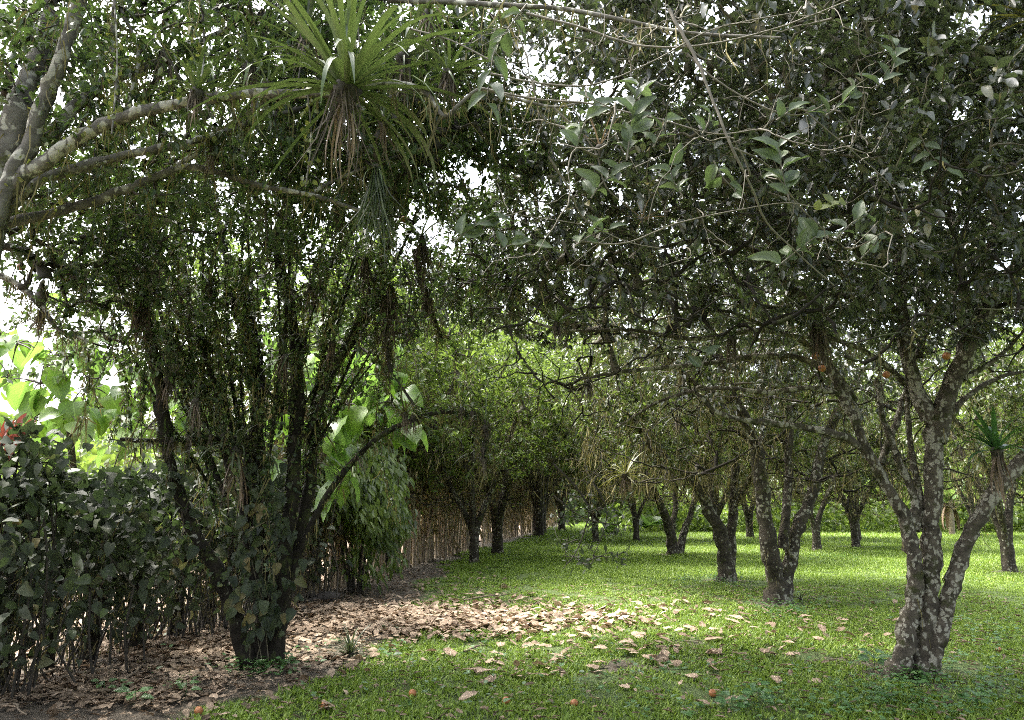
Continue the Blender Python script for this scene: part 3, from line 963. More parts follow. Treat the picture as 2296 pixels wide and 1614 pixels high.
def copy_tree(src, loc, rz, s, label, group):
    r = src.copy()
    COL.objects.link(r)
    r.location = tuple(float(v) for v in loc)
    r.rotation_euler = (0, 0, rz)
    r.scale = (s, s, s)
    tag(r, label, 'tree', group)
    for ch in list(src.children):
        c = ch.copy()
        COL.objects.link(c)
        c.parent = r
    return r


GR = 'orchard trees in rows on the lawn'
ft = [far_tree(11, G(1062, 1262), 'thin pale trunked tree nearest along the living fence', 'light', 4, GR, 6000, 1.9, 9),
      far_tree(12, G(1918, 1227), 'forked orchard tree in front of the banana plants', 'mid', 5, GR, 5000, 1.9, 12),
      far_tree(13, G(2265, 1282), 'orchard tree with a curved trunk at the right edge of the lawn', 'mid', 3, GR, 4500, 1.9, 12)]
SPOTS = [
    (0, G(1116, 1242), 'dark based tree second along the living fence', 1.2),
    (0, G(1217, 1196), 'tree at the far end of the living fence beside the lawn', 1.35),
    (1, G(1335, 1216), 'small tree behind the drooping twig at the far end of the lawn', .9),
    (2, G(1428, 1212), 'short tree with a stout base behind the big pale leaves', 1.0),
    (0, G(1682, 1206), 'slender distant tree between the slanting tree and the forked tree', 1.1),
    (2, G(1832, 1234), 'upright slim tree left of the forked tree by the bananas', 1.0),
    (1, (11.8, 10.5, 0), 'tree whose crown fills the right edge behind the mottled tree', 1.1),
    (0, (15.5, 22, 0), 'orchard tree far right behind the edge tree', 1.1),
    (1, (8.0, 30, 0), 'distant orchard tree right of the slender one', 1.1),
    (2, (14, 31, 0), 'distant orchard tree above the banana plants', 1.15),
    (1, (2.6, 40, 0), 'last orchard tree where the lawn narrows', 1.4),
    (1, (20, 33, 0), 'farthest right orchard tree behind the others', 1.1),
    (1, (1.2, 34, 0), 'tall tree closing the far end of the lawn behind the row', 1.75),
    (0, (-2.2, 30, 0), 'tall pale green tree beyond the living fence, far off', 1.7),
    (1, (4.3, -1.7, 0), 'unseen tree added behind the camera on the right to block sky light', 1.15),  # this and the next: unseen trees added to cut sky fill and deepen darks
    (2, (-3.4, -2.0, 0), 'unseen tree added behind the camera on the left to block sky light', 1.15),
    (0, (-4.7, 13.6, 0), 'pale green tree behind the hedge showing between the stems of the left tree', 1.05),
    (0, (-2.9, 17.5, 0), 'pale green tree behind the drooping shrub', 1.15),
]
for k, (si, loc, lab, s) in enumerate(SPOTS):
    copy_tree(ft[si], loc, 1.3 + k * 2.17, s, lab, GR)

# slender leafy trees growing in the line of the living fence
GS = 'slender trees in the living fence'


def slender(seed, y, label):
    rg = np.random.default_rng(seed)
    b = np.array([fence_x(y) - .35, y, 0.0])
    lim = []
    for k in range(3):
        az = 2.1 * k + rg.uniform(0, 1)
        e = np.array([math.cos(az), math.sin(az), 0])
        c = smooth_poly([b + .04 * e, b + .1 * e + [0, 0, 1.3], b + .3 * e + [0, 0, 2.8], b + .55 * e + [0, 0, 4.6]], 14)
        lim.append(('trunk' if k == 0 else 'limb', c, np.linspace(.055, .018, 14)))
    return make_tree('slender_tree', b, label, lim, M['bark_grey'], [(tuple(b + [.1, 0, 3.7]), (1.25, 1.5, 2.5), 1)], 380, 15, .13, 'mid', M['light'], GS, zmin=1.5,
                     moss=2500, moss_len=.4, moss_z=4, gapk=0, twig_mat=M['twig_mid'], mossw=.012, widthk=.5)[0]


st = [slender(31, 15.2, 'slender leafy tree nearest in the living fence, past the drooping shrub'), slender(32, 18.0, 'second slender leafy tree in the living fence')]
for k, (y, lab, sc) in enumerate([(20.5, 'third slender leafy tree in the living fence', 1.0), (23.2, 'fourth slender leafy tree in the living fence', 1.1), (26.4, 'fifth slender leafy tree in the living fence', 1.15),
                                  (30, 'sixth slender leafy tree in the living fence', 1.15), (34, 'seventh slender leafy tree in the living fence', 1.2), (39, 'last slender leafy tree where the living fence ends', 1.3)]):
    copy_tree(st[k % 2], (fence_x(y) - .3, y, 0), 1.7 + 2.3 * k, sc * 1.22, lab, GS)

for q_ in st:
    q_.scale = (1.2, 1.2, 1.25)

# ------------------------------------------------------------------ far woods and scrub (reads as one mass)
def leaf_mass(name, n, xs, ys, zs, L, mat, kind='stuff', shape=None):
    O = np.stack([RNG.uniform(*xs, n), RNG.uniform(*ys, n), RNG.uniform(0, 1, n)], -1)
    top = zs[1] * (.62 + .2 * np.sin(O[:, 0] * .35 + 1) + .14 * np.sin(O[:, 0] * .9 + 2) + .1 * np.sin(O[:, 0] * 2.3))
    if shape is not None:
        top = shape(O[:, 0], O[:, 1])
    O[:, 2] = zs[0] + O[:, 2] ** .8 * (top - zs[0])
    mb = MB()
    Ls = L * RNG.uniform(.5, 1.4, n)
    add_leaves(mb, O, unit(rand_unit(n) + [0, 0, -.3]), unit(rand_unit(n) + [0, -.4, .8]), Ls, Ls * .5, T_CAN,
               np.clip(.45 + .25 * np.sin(O[:, 0] * 1.1 + O[:, 2]) + RNG.normal(0, .2, n), 0, 1))
    return link(name, mb.mesh(name, mat), kind=kind)


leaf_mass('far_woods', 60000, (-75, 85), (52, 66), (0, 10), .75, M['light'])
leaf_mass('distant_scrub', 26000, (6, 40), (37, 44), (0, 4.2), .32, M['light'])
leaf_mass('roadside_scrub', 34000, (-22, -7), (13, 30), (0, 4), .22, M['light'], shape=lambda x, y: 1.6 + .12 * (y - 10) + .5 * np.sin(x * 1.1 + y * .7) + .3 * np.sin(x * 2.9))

# ------------------------------------------------------------------ hedge and living fence on the left
def hedge(name, label, y0, y1, height, nleaf, nparts, mat, key, size, thick=.45, zlow=.25, posts=5, dens_pow=.7, group=None, tmpl=T_HEART):
    ym = (y0 + y1) / 2
    base = np.array([fence_x(ym), ym, 0.0])
    root = empty(name, base, label, 'hedge', group)
    yy = RNG.uniform(y0, y1, nleaf)
    hh = height * (1 + .10 * np.sin(yy * 2.3) + .08 * np.sin(yy * 5.1 + 1))
    zz = zlow + (hh - zlow) * RNG.uniform(0, 1, nleaf) ** dens_pow
    lump = .16 * np.sin(yy * 3.1 + zz * 2.7) + .12 * np.sin(yy * 6.3 - zz * 4.1)
    xx = fence_x(yy) + .12 + lump + RNG.normal(0, thick * .5, nleaf)
    O = np.stack([xx, yy, zz], -1)
    clump = np.sin(yy * 7 + zz * 3) * np.sin(zz * 6 - yy * 2)
    k = RNG.uniform(size=nleaf) < np.where(zz > .8, .85, .62) * (.5 + .5 * clump + .45 * np.sin(yy * 11 - zz * 9))
    O = O[k]
    n = len(O)
    D = unit(np.array([.2, -.25, -.6]) + rand_unit(n) * .95)
    N = unit(np.array([.55, -.6, .6]) + rand_unit(n) * 1.0)
    L = size * RNG.uniform(.45, 1.35, n)
    rnd = np.clip(RNG.normal(.42, .25, n), 0, 1)
    x, y, z = proj(O)
    sc = np.where((x > 0) & (x < 2296) & (y > 0) & (y < 1614), O[:, 0] - fence_x(O[:, 1]) - .15 * O[:, 1] + RNG.normal(0, .35, n), -1e9)
    top = np.argsort(-sc)[:nparts]
    for j in top:
        put_leaf(root, key, O[j], D[j], N[j], L[j] * 1.05)
    kk = np.ones(n, bool)
    kk[top] = False
    mb = MB()
    add_leaves(mb, O[kk] - base, D[kk], N[kk], L[kk], L[kk] * .72, tmpl, rnd[kk])
    link('foliage', mb.mesh('foliage', mat), root, 'stuff')
    # trunks of the living posts
    for i in range(posts):
        py = y0 + (i + .5) * (y1 - y0) / posts + RNG.uniform(-.2, .2)
        px = fence_x(py) + RNG.uniform(-.1, .1)
        lean = RNG.normal(0, .12, 2)
        c = smooth_poly([(px, py, -.05), (px + lean[0] * .4, py + lean[1] * .4, .8), (px + lean[0], py + lean[1], height * .9)], 9)
        limb_obj('post', c, np.linspace(.085, .05, 9) * RNG.uniform(.6, 1.15), M['bark_dark'], root, 8, .08)
    # thin stems and runners
    ns = int((y1 - y0) * 45)
    py = RNG.uniform(y0, y1, ns)
    C = np.zeros((ns, 5, 3))
    u = np.linspace(0, 1, 5)
    hs = height * RNG.uniform(.3, 1.0, ns)
    sx = fence_x(py) + RNG.normal(0, .28, ns)
    for k5 in range(5):
        C[:, k5, 0] = sx + RNG.normal(0, .05, ns) + u[k5] * RNG.normal(0, .2, ns)
        C[:, k5, 1] = py + RNG.normal(0, .05, ns) + u[k5] * RNG.normal(0, .2, ns)
        C[:, k5, 2] = u[k5] * hs
    V, q = tubes(C - base, np.linspace(.009, .004, 5)[None] * RNG.uniform(.6, 1.8, (ns, 1)), 4)
    link('stems', mesh_np('stems', V, [q], M['twig_dark'], smooth=True), root, 'stuff')
    mb = MB()
    strands(mb, C - base, int((y1 - y0) * 900), .16, .010, 2.2)
    link('dead_leaves', mb.mesh('dead_leaves', M['moss']), root, 'stuff')
    return root


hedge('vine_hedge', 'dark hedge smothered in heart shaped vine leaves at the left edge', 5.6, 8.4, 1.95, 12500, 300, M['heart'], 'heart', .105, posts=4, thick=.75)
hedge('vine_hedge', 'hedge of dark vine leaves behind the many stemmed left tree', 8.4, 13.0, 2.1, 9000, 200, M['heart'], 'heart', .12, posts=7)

# bright drooping shrub where the hedge ends
BS = np.array([-2.75, 13.6, 0])
shrub = empty('drooping_shrub', BS, 'sunlit bright green shrub with drooping narrow leaves where the hedge ends', 'shrub')
p = []
for (lx, ly, lz, rx, ry, rz, m_) in [(.1, 0, 2.0, .7, .9, .6, 1500), (.35, -.5, 1.45, .5, .6, .5, 900), (-.2, .7, 1.7, .8, .9, .7, 1000), (.45, .4, 1.2, .4, .7, .4, 500), (-.3, -.9, 1.9, .5, .6, .5, 700), (.3, 0, .6, .6, .9, .4, 180)]:
    p.append(rand_unit(m_) * (RNG.uniform(.15, 1.15, m_) ** .5)[:, None] * [rx, ry, rz] + [lx, ly, lz] + RNG.normal(0, .07, (m_, 3)))
p = np.concatenate(p)
p = p[p[:, 2] > .12]
n = len(p)
cl = np.round(p * 2.2) / 2.2
mb = MB()
add_leaves(mb, p, unit(np.array([.3, -.35, -.9]) + rand_unit(n) * .45), unit(np.array([.3, -.6, .7]) + rand_unit(n) * .4), .17 * RNG.uniform(.6, 1.3, n), .05 * RNG.uniform(.7, 1.4, n), T_CAN,
           np.clip(.55 + .25 * np.sin(cl[:, 0] * 9 + cl[:, 2] * 7) + RNG.normal(0, .2, n), 0, 1))
link('foliage', mb.mesh('foliage', M['light']), shrub, 'stuff')
for k in range(6):
    a = k * 1.05
    c = smooth_poly([BS + [.1 * math.cos(a), .1 * math.sin(a), 0], BS + [.3 * math.cos(a), .3 * math.sin(a), .9], BS + [.6 * math.cos(a), .6 * math.sin(a), 2.2]], 8)
    limb_obj('stem', c, np.linspace(.03, .012, 8), M['twig_dark'], shrub, 6)

# living fence of thin stakes running away along the lawn
fence = empty('living_fence', (fence_x(22), 22, 0), 'living fence of close thin stakes running away along the lawn', 'fence')
fb = np.asarray(fence.location)
stake_m = []
for k in range(6):
    c = smooth_poly([(0, 0, -.05), (.02 * math.sin(k * 2), .02 * math.cos(k * 3), .6), (.05 * math.sin(k), .05 * math.cos(k * 5), 1.25), (.09 * math.sin(k * 7), .06, 1.9)], 9)
    V, q = tubes(c[None], np.linspace(.026, .012, 9)[None] * (1 + .3 * math.sin(k * 3)), 6, .08)
    stake_m.append(mesh_np('stake', V, [q], M['stake'], smooth=True))
ys = np.sort(np.concatenate([RNG.uniform(12.5, 26, 190), RNG.uniform(26, 46, 100)]))
for k, y in enumerate(ys):
    o = link('stake', stake_m[k % 6], fence)
    o.location = (float(fence_x(y) + RNG.normal(0, .12)) - fb[0], float(y) - fb[1], 0)
    o.rotation_euler = (RNG.normal(0, .06), RNG.normal(0, .06), RNG.uniform(0, 6.28))
    s = RNG.uniform(.8, 1.5)
    o.scale = (s * 1.1, s * 1.1, s)
n = 26000
yy = 12.5 + 34 * RNG.uniform(0, 1, n) ** 1.3
zz = .15 + 3.4 * RNG.uniform(0, 1, n) ** .7
O = np.stack([fence_x(yy) - .25 + RNG.normal(0, .33, n), yy, zz], -1) - fb
mb = MB()
D = unit(np.array([0, 0, -1.0]) + rand_unit(n) * .75)
L = .24 * RNG.uniform(.4, 1.5, n) * (1 + (yy - 12) / 40)
kk = zz > 1.1 + .35 * np.sin(yy * 1.7)
kk |= RNG.uniform(size=n) < .30
add_leaves(mb, O[kk], D[kk], rand_unit(n)[kk], L[kk], L[kk] * .16, T_CAN, np.clip(RNG.normal(.5, .27, n), 0, 1)[kk])
link('dry_foliage', mb.mesh('dry_foliage', M['thatch']), fence, 'stuff')
n = 15000
yy = 13 + 34 * RNG.uniform(0, 1, n) ** 1.2
zz = 1.3 + 2.6 * RNG.uniform(0, 1, n)
kk = np.sin(yy * 1.3 + zz * 2.2) + np.sin(yy * 3.1 - zz * 1.7) > .1
O = (np.stack([fence_x(yy) - .3 + RNG.normal(0, .5, n), yy, zz], -1) - fb)[kk]
n = len(O)
mb = MB()
L = .11 * RNG.uniform(.6, 1.5, n)
add_leaves(mb, O, unit(rand_unit(n) + [0, 0, -.3]), unit(rand_unit(n) + [.3, -.4, .8]), L, L * .5, T_CAN, np.clip(RNG.normal(.5, .25, n), 0, 1))
link('green_foliage', mb.mesh('green_foliage', M['light']), fence, 'stuff')

# ------------------------------------------------------------------ plants on and beyond the hedge
def broad_tree(label, base, trunk_pts, spots, size, group=None, extra=0):
    root = empty('broadleaf_tree', base, label, 'tree', group)
    limb_obj('trunk', smooth_poly(trunk_pts, 14), np.linspace(.07, .025, 14), M['bark_mid'], root, 8)
    nodes = [np.asarray(trunk_pts[-1]), np.asarray(trunk_pts[-2])]
    C = []
    for o, n in spots:
        o = np.asarray(o)
        a = min(nodes, key=lambda q: np.linalg.norm(q - o))
        C.append(smooth_poly([a, (a + o) / 2 + [0, 0, .12], o], 6))
        nodes.append(o)
        for k in range(n):
            az = RNG.uniform(0, 6.28)
            st = o + np.array([math.cos(az), math.sin(az), .25]) * .10 + RNG.normal(0, .14, 3)
            C.append(smooth_poly([o, (o + st) / 2 + [0, 0, .03], st], 6))
            d = unit(np.array([math.cos(az) * .8, math.sin(az) * .8 - .15, -.75]) + RNG.normal(0, .25, 3))
            nn = unit(np.array([math.cos(az), math.sin(az) - .6, 1.0]) + RNG.normal(0, .3, 3))
            put_leaf(root, 'big', st, d, nn, size * RNG.uniform(.65, 1.15))
    C = np.array(C) - np.asarray(base)
    V, q = tubes(C, np.broadcast_to(np.linspace(.012, .005, 6), C.shape[:2]), 4)
    link('branches', mesh_np('branches', V, [q], M['twig_dark'], smooth=True), root, 'stuff')
    return root


sp = [(P(x, y, d), n) for x, y, d, n in [(40, 770, 9.5, 6), (120, 800, 9.2, 6), (90, 860, 9, 7), (180, 760, 9.6, 5), (200, 870, 9.3, 6), (20, 850, 9.6, 5), (150, 930, 9, 6), (70, 940, 9.4, 6), (240, 950, 9.4, 6),
                                         (170, 680, 9.8, 4), (300, 900, 9.8, 5), (330, 960, 9.5, 4), (10, 780, 9.9, 4), (260, 800, 9.9, 5), (140, 1000, 9.3, 5), (420, 930, 10, 5), (390, 860, 10.2, 5), (480, 890, 10.4, 4), (310, 560, 10.4, 3), (560, 760, 10.5, 4), (600, 640, 10.6, 3), (450, 640, 10.7, 4)]]
b = np.array([-5.6, 9.6, 0])
broad_tree('broad leaved young tree rising behind the hedge at far left', b, [b, b + [.1, 0, 1.2], P(150, 930, 9.5), P(100, 820, 9.5)], [(o, n + 2) for o, n in sp], .36)
sp = [(P(x, y, d), n) for x, y, d, n in [(760, 860, 11, 5), (820, 840, 11, 6), (800, 910, 10.8, 7), (870, 880, 11, 5), (760, 930, 11, 6), (840, 960, 10.7, 6), (880, 930, 10.8, 4), (720, 900, 11.2, 5), (790, 800, 11.2, 4), (890, 985, 10.6, 2), (750, 1000, 10.9, 4), (720, 1060, 10.9, 4), (770, 1085, 10.6, 2), (700, 980, 11.2, 4), (850, 780, 11.4, 4), (690, 820, 11.4, 4)]]
b = np.array([-3.6, 11.2, 0])
sp = [(o + np.array([RNG.normal(0, .12), -RNG.uniform(.2, 1.4), RNG.normal(0, .1)]), n + 3) for o, n in sp]
broad_tree('broad leaved young tree with drooping leaves right of the many stemmed left tree', b, [b, b + [.1, 0, 1.2], P(740, 1000, 11), P(790, 890, 11)], sp, .40)

# red leaved shrub and dark strap leaved shrub at the left edge
rb = P(30, 1030, 6.6)
rb[2] = 0
red = empty('red_leaved_shrub', rb, 'shrub with upright red leaves above the hedge at the left edge', 'shrub')
for k in range(30):
    az = RNG.uniform(0, 6.28)
    o = P(RNG.uniform(-10, 62), RNG.uniform(950, 1000), 6.5 + RNG.uniform(-.2, .2))
    put_leaf(red, 'red', o, unit([math.cos(az) * .45, math.sin(az) * .45, RNG.choice([.9, -.7])]), [math.cos(az) * .3, -1, .3], RNG.uniform(.11, .18), 1.2)
for k in range(4):
    t0 = P(5 + 15 * k, 980, 6.5)
    limb_obj('stem', smooth_poly([[rb[0] + .1 * k - .2, rb[1], 0], [(rb[0] + t0[0]) / 2, 6.5, 1.0], t0], 8), np.linspace(.015, .008, 8), M['twig_dark'], red, 5)
strap_m = [nice_leaf('leaf', SPEAR, M['brom_dark'], .075, .2, .3 + .15 * k, .01, .2 + .25 * k, 8, 2, k) for k in range(3)]
db = P(60, 1150, 6.0)
db[2] = 0
dark = empty('strap_leaved_shrub', db, 'dark shrub of drooping strap leaf rosettes in front of the hedge at the left edge', 'shrub')
for cx, cy, dd in [(30, 1050, 6.5), (80, 1040, 6.6), (15, 1110, 6.4), (110, 1080, 6.6), (60, 1120, 6.3), (-10, 1060, 6.6), (120, 1030, 6.8), (95, 1130, 6.4)]:
    c = P(cx, cy, dd)
    for k in range(22):
        az, el = RNG.uniform(0, 6.28), RNG.uniform(-.2, 1.2)
        d = np.array([math.cos(az) * math.cos(el), math.sin(az) * math.cos(el), math.sin(el)])
        ob = link('leaf', strap_m[k % 3], dark)
        ob.matrix_local = frame_matrix(c - db, d, [-d[0] * .3, -d[1] * .3, 1.0], RNG.uniform(.16, .30))
    limb_obj('stem', smooth_poly([[c[0], c[1] + .1, 0], [c[0] + .05, c[1] + .1, c[2] * .6], c], 7), np.linspace(.011, .008, 7), M['twig_dark'], dark, 5)

# ------------------------------------------------------------------ ivy on the left trunk
ivy = empty('climbing_vine', B1 + [0, -.15, 0], 'climbing vine with heart shaped leaves clothing the lower trunk of the left tree', 'vine')
for k in range(190):
    dy = 1020 + 430 * RNG.beta(2, 1.8)
    half = np.interp(dy, [1000, 1120, 1250, 1350, 1450], [40, 60, 72, 60, 36])
    o = P(590 + half * np.clip(RNG.normal(0, .6), -1.2, 1.2), dy, D1 - .16 - RNG.uniform(0, .2))
    put_leaf(ivy, 'heart', o, unit(np.array([RNG.normal(0, .5), -.35, -.9])), unit(np.array([RNG.normal(0, .8), -1, .35 + RNG.normal(0, .5)])), RNG.uniform(.06, .15))
for k in range(4):
    x0 = 560 + 14 * k
    c = smooth_poly([P(x0, 1485, D1 - .17), P(x0 + 22 * math.sin(k * 2), 1380, D1 - .18), P(545 + 22 * k, 1270, D1 - .2), P(530 + 16 * k, 1130, D1 - .12)], 14)
    limb_obj('runner', c, np.full(14, .005), M['twig_mid'], ivy, 5, .1)

# ------------------------------------------------------------------ bromeliads and other epiphytes
def strap_mesh(L_arc, width, curl, mat, rnd, seed, nu=9):
    rg = np.random.default_rng(seed)
    u = np.linspace(0, 1, nu)
    ang = .05 - curl * u ** 1.5
    dx = np.cos(ang) / (nu - 1)
    dz = np.sin(ang) / (nu - 1)
    x = np.concatenate([[0], np.cumsum(dx)[:-1]])
    z = np.concatenate([[0], np.cumsum(dz)[:-1]])
    h = width * .5 * np.interp(u, [0, .1, .5, .8, 1], [1.3, 1, .95, .6, .04])
    sw = .04 * np.sin(u * 3 + rg.uniform(0, 6)) * u
    V = np.concatenate([np.stack([x, sw - h, z + .35 * h], -1), np.stack([x, sw, z], -1), np.stack([x, sw + h, z + .35 * h], -1)])
    i = np.arange(nu - 1)
    q = np.concatenate([np.stack([i, i + 1, i + nu + 1, i + nu], -1), np.stack([i + nu, i + nu + 1, i + 2 * nu + 1, i + 2 * nu], -1)])
    return mesh_np('leaf', V, [q], mat, np.full(len(q), rnd), smooth=True)


STRAPS = {}


def straps(mat, wr, curl):
    k = (mat, round(wr, 3), curl)
    if k not in STRAPS:
        STRAPS[k] = [strap_mesh(1, wr * (1 + .2 * math.sin(j)), curl * (.6 + .3 * j), M[mat], .15 + .23 * j, j) for j in range(4)]
    return STRAPS[k]


def bromeliad(c, n, L, wr, mat, label, elmin=.2, elmax=1.45, curl=1.2, dry=0, roots=0, root_len=.4, name='bromeliad', cat='bromeliad', group=None, axis=(0, 0, 1), drylen=.7, rootmat='root', droopers=0):
    c = np.asarray(c, float)
    root = empty(name, c, label, cat, group)
    ax = Vector(axis).to_track_quat('Z', 'Y').to_matrix()
    for k in range(n):
        az = k * 2.39996 + RNG.normal(0, .2)
        f = (k + .5) / n
        el = elmax + (elmin - elmax) * f ** .8 + RNG.normal(0, .22)
        d = np.array([math.cos(az) * math.cos(el), math.sin(az) * math.cos(el), math.sin(el)])
        nn = np.array([-math.cos(az) * math.sin(el), -math.sin(az) * math.sin(el), math.cos(el)])
        d, nn = np.array(ax @ Vector(d)), np.array(ax @ Vector(nn))
        o = link('leaf', straps(mat, wr, curl)[k % 4], root)
        o.matrix_local = frame_matrix(d * .015, d, nn + RNG.normal(0, .18, 3), L * RNG.uniform(.5, 1.15), RNG.uniform(.7, 1.2))
    for k in range(dry):
        az = RNG.uniform(0, 6.28)
        d = unit([math.cos(az) * .35, math.sin(az) * .35, -1])
        o = link('dry_leaf', straps('dry_strap', wr * .7, .5)[k % 4], root)
        o.matrix_local = frame_matrix(d * .02, d, [math.cos(az), math.sin(az), .3], L * drylen * RNG.uniform(.5, 1.1))
    # the dark matted base
    V, q = tubes(np.array([[(0, 0, -.10 * L - .03), (0, 0, -.05 * L), (0, 0, 0), (0, 0, .05 * L), (0, 0, .10 * L)]]), np.array([[.01, .085, .10, .08, .012]]) * L, 8, .15)
    bs = link('base', mesh_np('base', V, [q], M['twig_dark'], smooth=True), root)
    for k in range(droopers):
        az = 2.2 * k + .4
        d = unit([math.cos(az), math.sin(az) - .3, .1])
        o = link('leaf', straps(mat, wr * 1.15, 2.0)[k % 4], root)
        o.matrix_local = frame_matrix(d * .02, d, [0, 0, 1], L * RNG.uniform(.9, 1.25))
    if roots:
        mb = MB()
        o = rand_unit(roots) * [.09 * L, .09 * L, .05 * L]
        ll = root_len * RNG.uniform(.3, 1.1, roots)
        add_leaves(mb, o, unit(np.array([0, 0, -1.]) + RNG.normal(0, .2, (roots, 3))), unit(RNG.normal(0, 1, (roots, 3)) * [1, 1, .1]), ll, np.full(roots, .007) * RNG.uniform(.6, 2, roots), T_STRAP, RNG.uniform(0, 1, roots))
        link('roots', mb.mesh('roots', M['dead_root'] if rootmat == 'root' else M[rootmat]), bs, 'stuff')
    return root


bromeliad(P(775, 205, 4.2), 64, .92, .034, 'brom', 'largest bright green bromeliad, perched on the pale limb at top left of centre', -.15, 1.5, 1.2, dry=20, roots=45, root_len=.6, drylen=.62, droopers=9)
for bx, by, bd, bn, bl, blab in [(560, 150, 4.7, 24, .5, 'loose strap leaved epiphyte high on the grey limbs, left of the largest bromeliad'), (690, 60, 4.8, 26, .55, 'dark strap leaved epiphyte behind the top of the largest bromeliad'), (905, 130, 4.5, 24, .5, 'drooping strap leaved epiphyte just right of the largest bromeliad'),
                                 (960, 30, 4.6, 22, .45, 'strap leaved epiphyte at the top edge right of the largest bromeliad'), (370, 120, 4.9, 22, .42, 'dull epiphyte among the hanging twigs at upper left'), (860, 270, 4.6, 18, .4, 'small drooping epiphyte under the pale crooked branch'), (480, 330, 5.2, 20, .4, 'dull epiphyte between the two lower grey limbs'),
                                 (640, 360, 6.4, 26, .5, 'dark epiphyte behind the lower dark limb'), (760, 480, 6.8, 26, .5, 'hanging dark epiphyte above the leaning stem'), (250, 560, 6.6, 26, .5, 'dark epiphyte above the big spiky one'), (470, 640, 7.0, 24, .45, 'dark epiphyte among the left tree stems at mid height'), (700, 640, 7.1, 26, .42, 'dark epiphyte on the straight right stem of the left tree'), (440, 900, 6.9, 20, .4, 'drooping dark epiphyte left of the main fork'), (640, 800, 7.0, 20, .4, 'drooping epiphyte right of the main stem of the left tree'), (1640, 760, 6.6, 24, .4, 'spidery dark epiphyte on the arching limbs left of the mottled tree'), (1500, 640, 6.8, 22, .38, 'faint epiphyte high on the left reaching limbs of the mottled tree')]:
    bromeliad(P(bx, by, bd), bn, bl, .045, random.choice(['brom', 'brom_dark']) if bd < 5 else 'brom_dark', blab, -.4, 1.4, 1.5, dry=6, roots=30, root_len=.4, name='strap_leaved_epiphyte', cat='epiphyte')
bromeliad(P(845, 375, 4.4), 8, .25, .04, 'brom', 'grey tassel of long hanging blades under the largest bromeliad', -.8, .4, 1.2, roots=90, root_len=.62, rootmat='brom_dark', name='hanging_epiphyte', cat='epiphyte')
bromeliad(P(440, 208, 4.4), 26, .46, .04, 'brom', 'thin grassy epiphyte on the grey limb left of the largest bromeliad', -.1, 1.4, 1.5, dry=3, roots=30, root_len=.2, name='grassy_epiphyte', cat='epiphyte')
bromeliad(P(600, 190, 4.5), 20, .42, .035, 'brom', 'fine leaved epiphyte tucked left of the largest bromeliad', -.1, 1.2, 1.5, dry=3, name='grassy_epiphyte', cat='epiphyte')
bromeliad(P(1005, 165, 4.3), 26, .42, .055, 'brom', 'dull drooping bromeliad in front of the sky gap right of the largest one', -.5, 1.2, 1.6, dry=6, roots=40, root_len=.25)
bromeliad(P(320, 665, D1 - .85), 70, .62, .035, 'brom_dark', 'big dark spiky bromeliad topping the broken stem of the left tree', -.3, 1.4, 1.0, dry=12, roots=150, root_len=.6)
bromeliad(P(380, 850, D1 - .6), 20, .48, .10, 'brom_dark', 'dark broad leaved bromeliad low on the broken stem', .2, 1.4, .8, dry=6, roots=50, root_len=.35)
bromeliad(P(530, 1010, D1 - .45), 28, .60, .06, 'brom_dark', 'drooping bromeliad in the main fork of the left tree', -.3, 1.2, 1.5, dry=14, roots=40, root_len=.6, drylen=1.0)
bromeliad(P(600, 545, D1 - .35), 34, .56, .045, 'brom_dark', 'upright dark bromeliad between the upper stems of the left tree', .0, 1.45, .9, dry=6, roots=60, root_len=.5)
bromeliad(P(908, 930, 6.75), 34, .34, .05, 'brom_yellow', 'yellowish bromeliad on the low bare arm of the left tree', .0, 1.4, 1.1, dry=5, roots=30, root_len=.2)
bromeliad(P(95, 700, 6.2), 34, .27, .045, 'brom_dark', 'dark spiky tuft on a twig against the sky at far left', -.5, 1.4, .8, dry=5, roots=40, root_len=.25, name='spiky_epiphyte', cat='epiphyte')
bromeliad(P(745, 770, D1 - .2), 26, .38, .05, 'brom_dark', 'dark bromeliad on the right rising stem of the left tree', -.1, 1.3, 1.2, dry=4, roots=40, root_len=.35)
bromeliad(P(820, 580, 7.1), 22, .24, .06, 'brom', 'small pale bromeliad at the tip of the leaning stem', -.2, 1.3, 1.2, dry=3, roots=60, root_len=.6)
bromeliad(P(945, 530, 7.3), 26, .30, .05, 'brom_dark', 'black looking root clump hanging in the sky gap', -.4, 1.2, 1.0, dry=8, roots=110, root_len=.7)
bromeliad(P(875, 640, 7.5), 14, .25, .05, 'brom_dark', 'ragged hanging root bundle below the leaning stem', -.8, .8, 1.4, dry=6, roots=160, root_len=1.0, name='hanging_epiphyte', cat='epiphyte')
bromeliad(P(960, 650, 7.4), 12, .22, .05, 'brom_dark', 'short ragged root bundle on the thin cross branch', -.8, .8, 1.4, dry=6, roots=90, root_len=.6, name='hanging_epiphyte', cat='epiphyte')
bromeliad(P(1248, 725, 6.7), 36, .33, .05, 'brom', 'fan shaped green bromeliad on the left reaching limb of the mottled tree', .1, 1.45, .7, dry=6, roots=40, root_len=.22)
bromeliad(P(1320, 855, 6.8), 26, .30, .035, 'brom_yellow', 'thin spidery bromeliad at the end of the low dark limb', -.6, 1.4, 1.2, dry=4, roots=40, root_len=.3)
bromeliad(P(1402, 1065, 12.5), 44, .62, .035, 'brom_yellow', 'golden grassy bromeliad low among the mid lawn branches', -.1, 1.4, .9, dry=8, roots=60, root_len=.4)
bromeliad(P(1835, 730, 6.5), 48, .56, .04, 'brom_dark', 'dark spreading bromeliad left of the mottled trunks', -.2, 1.3, .9, dry=8, roots=90, root_len=.45)
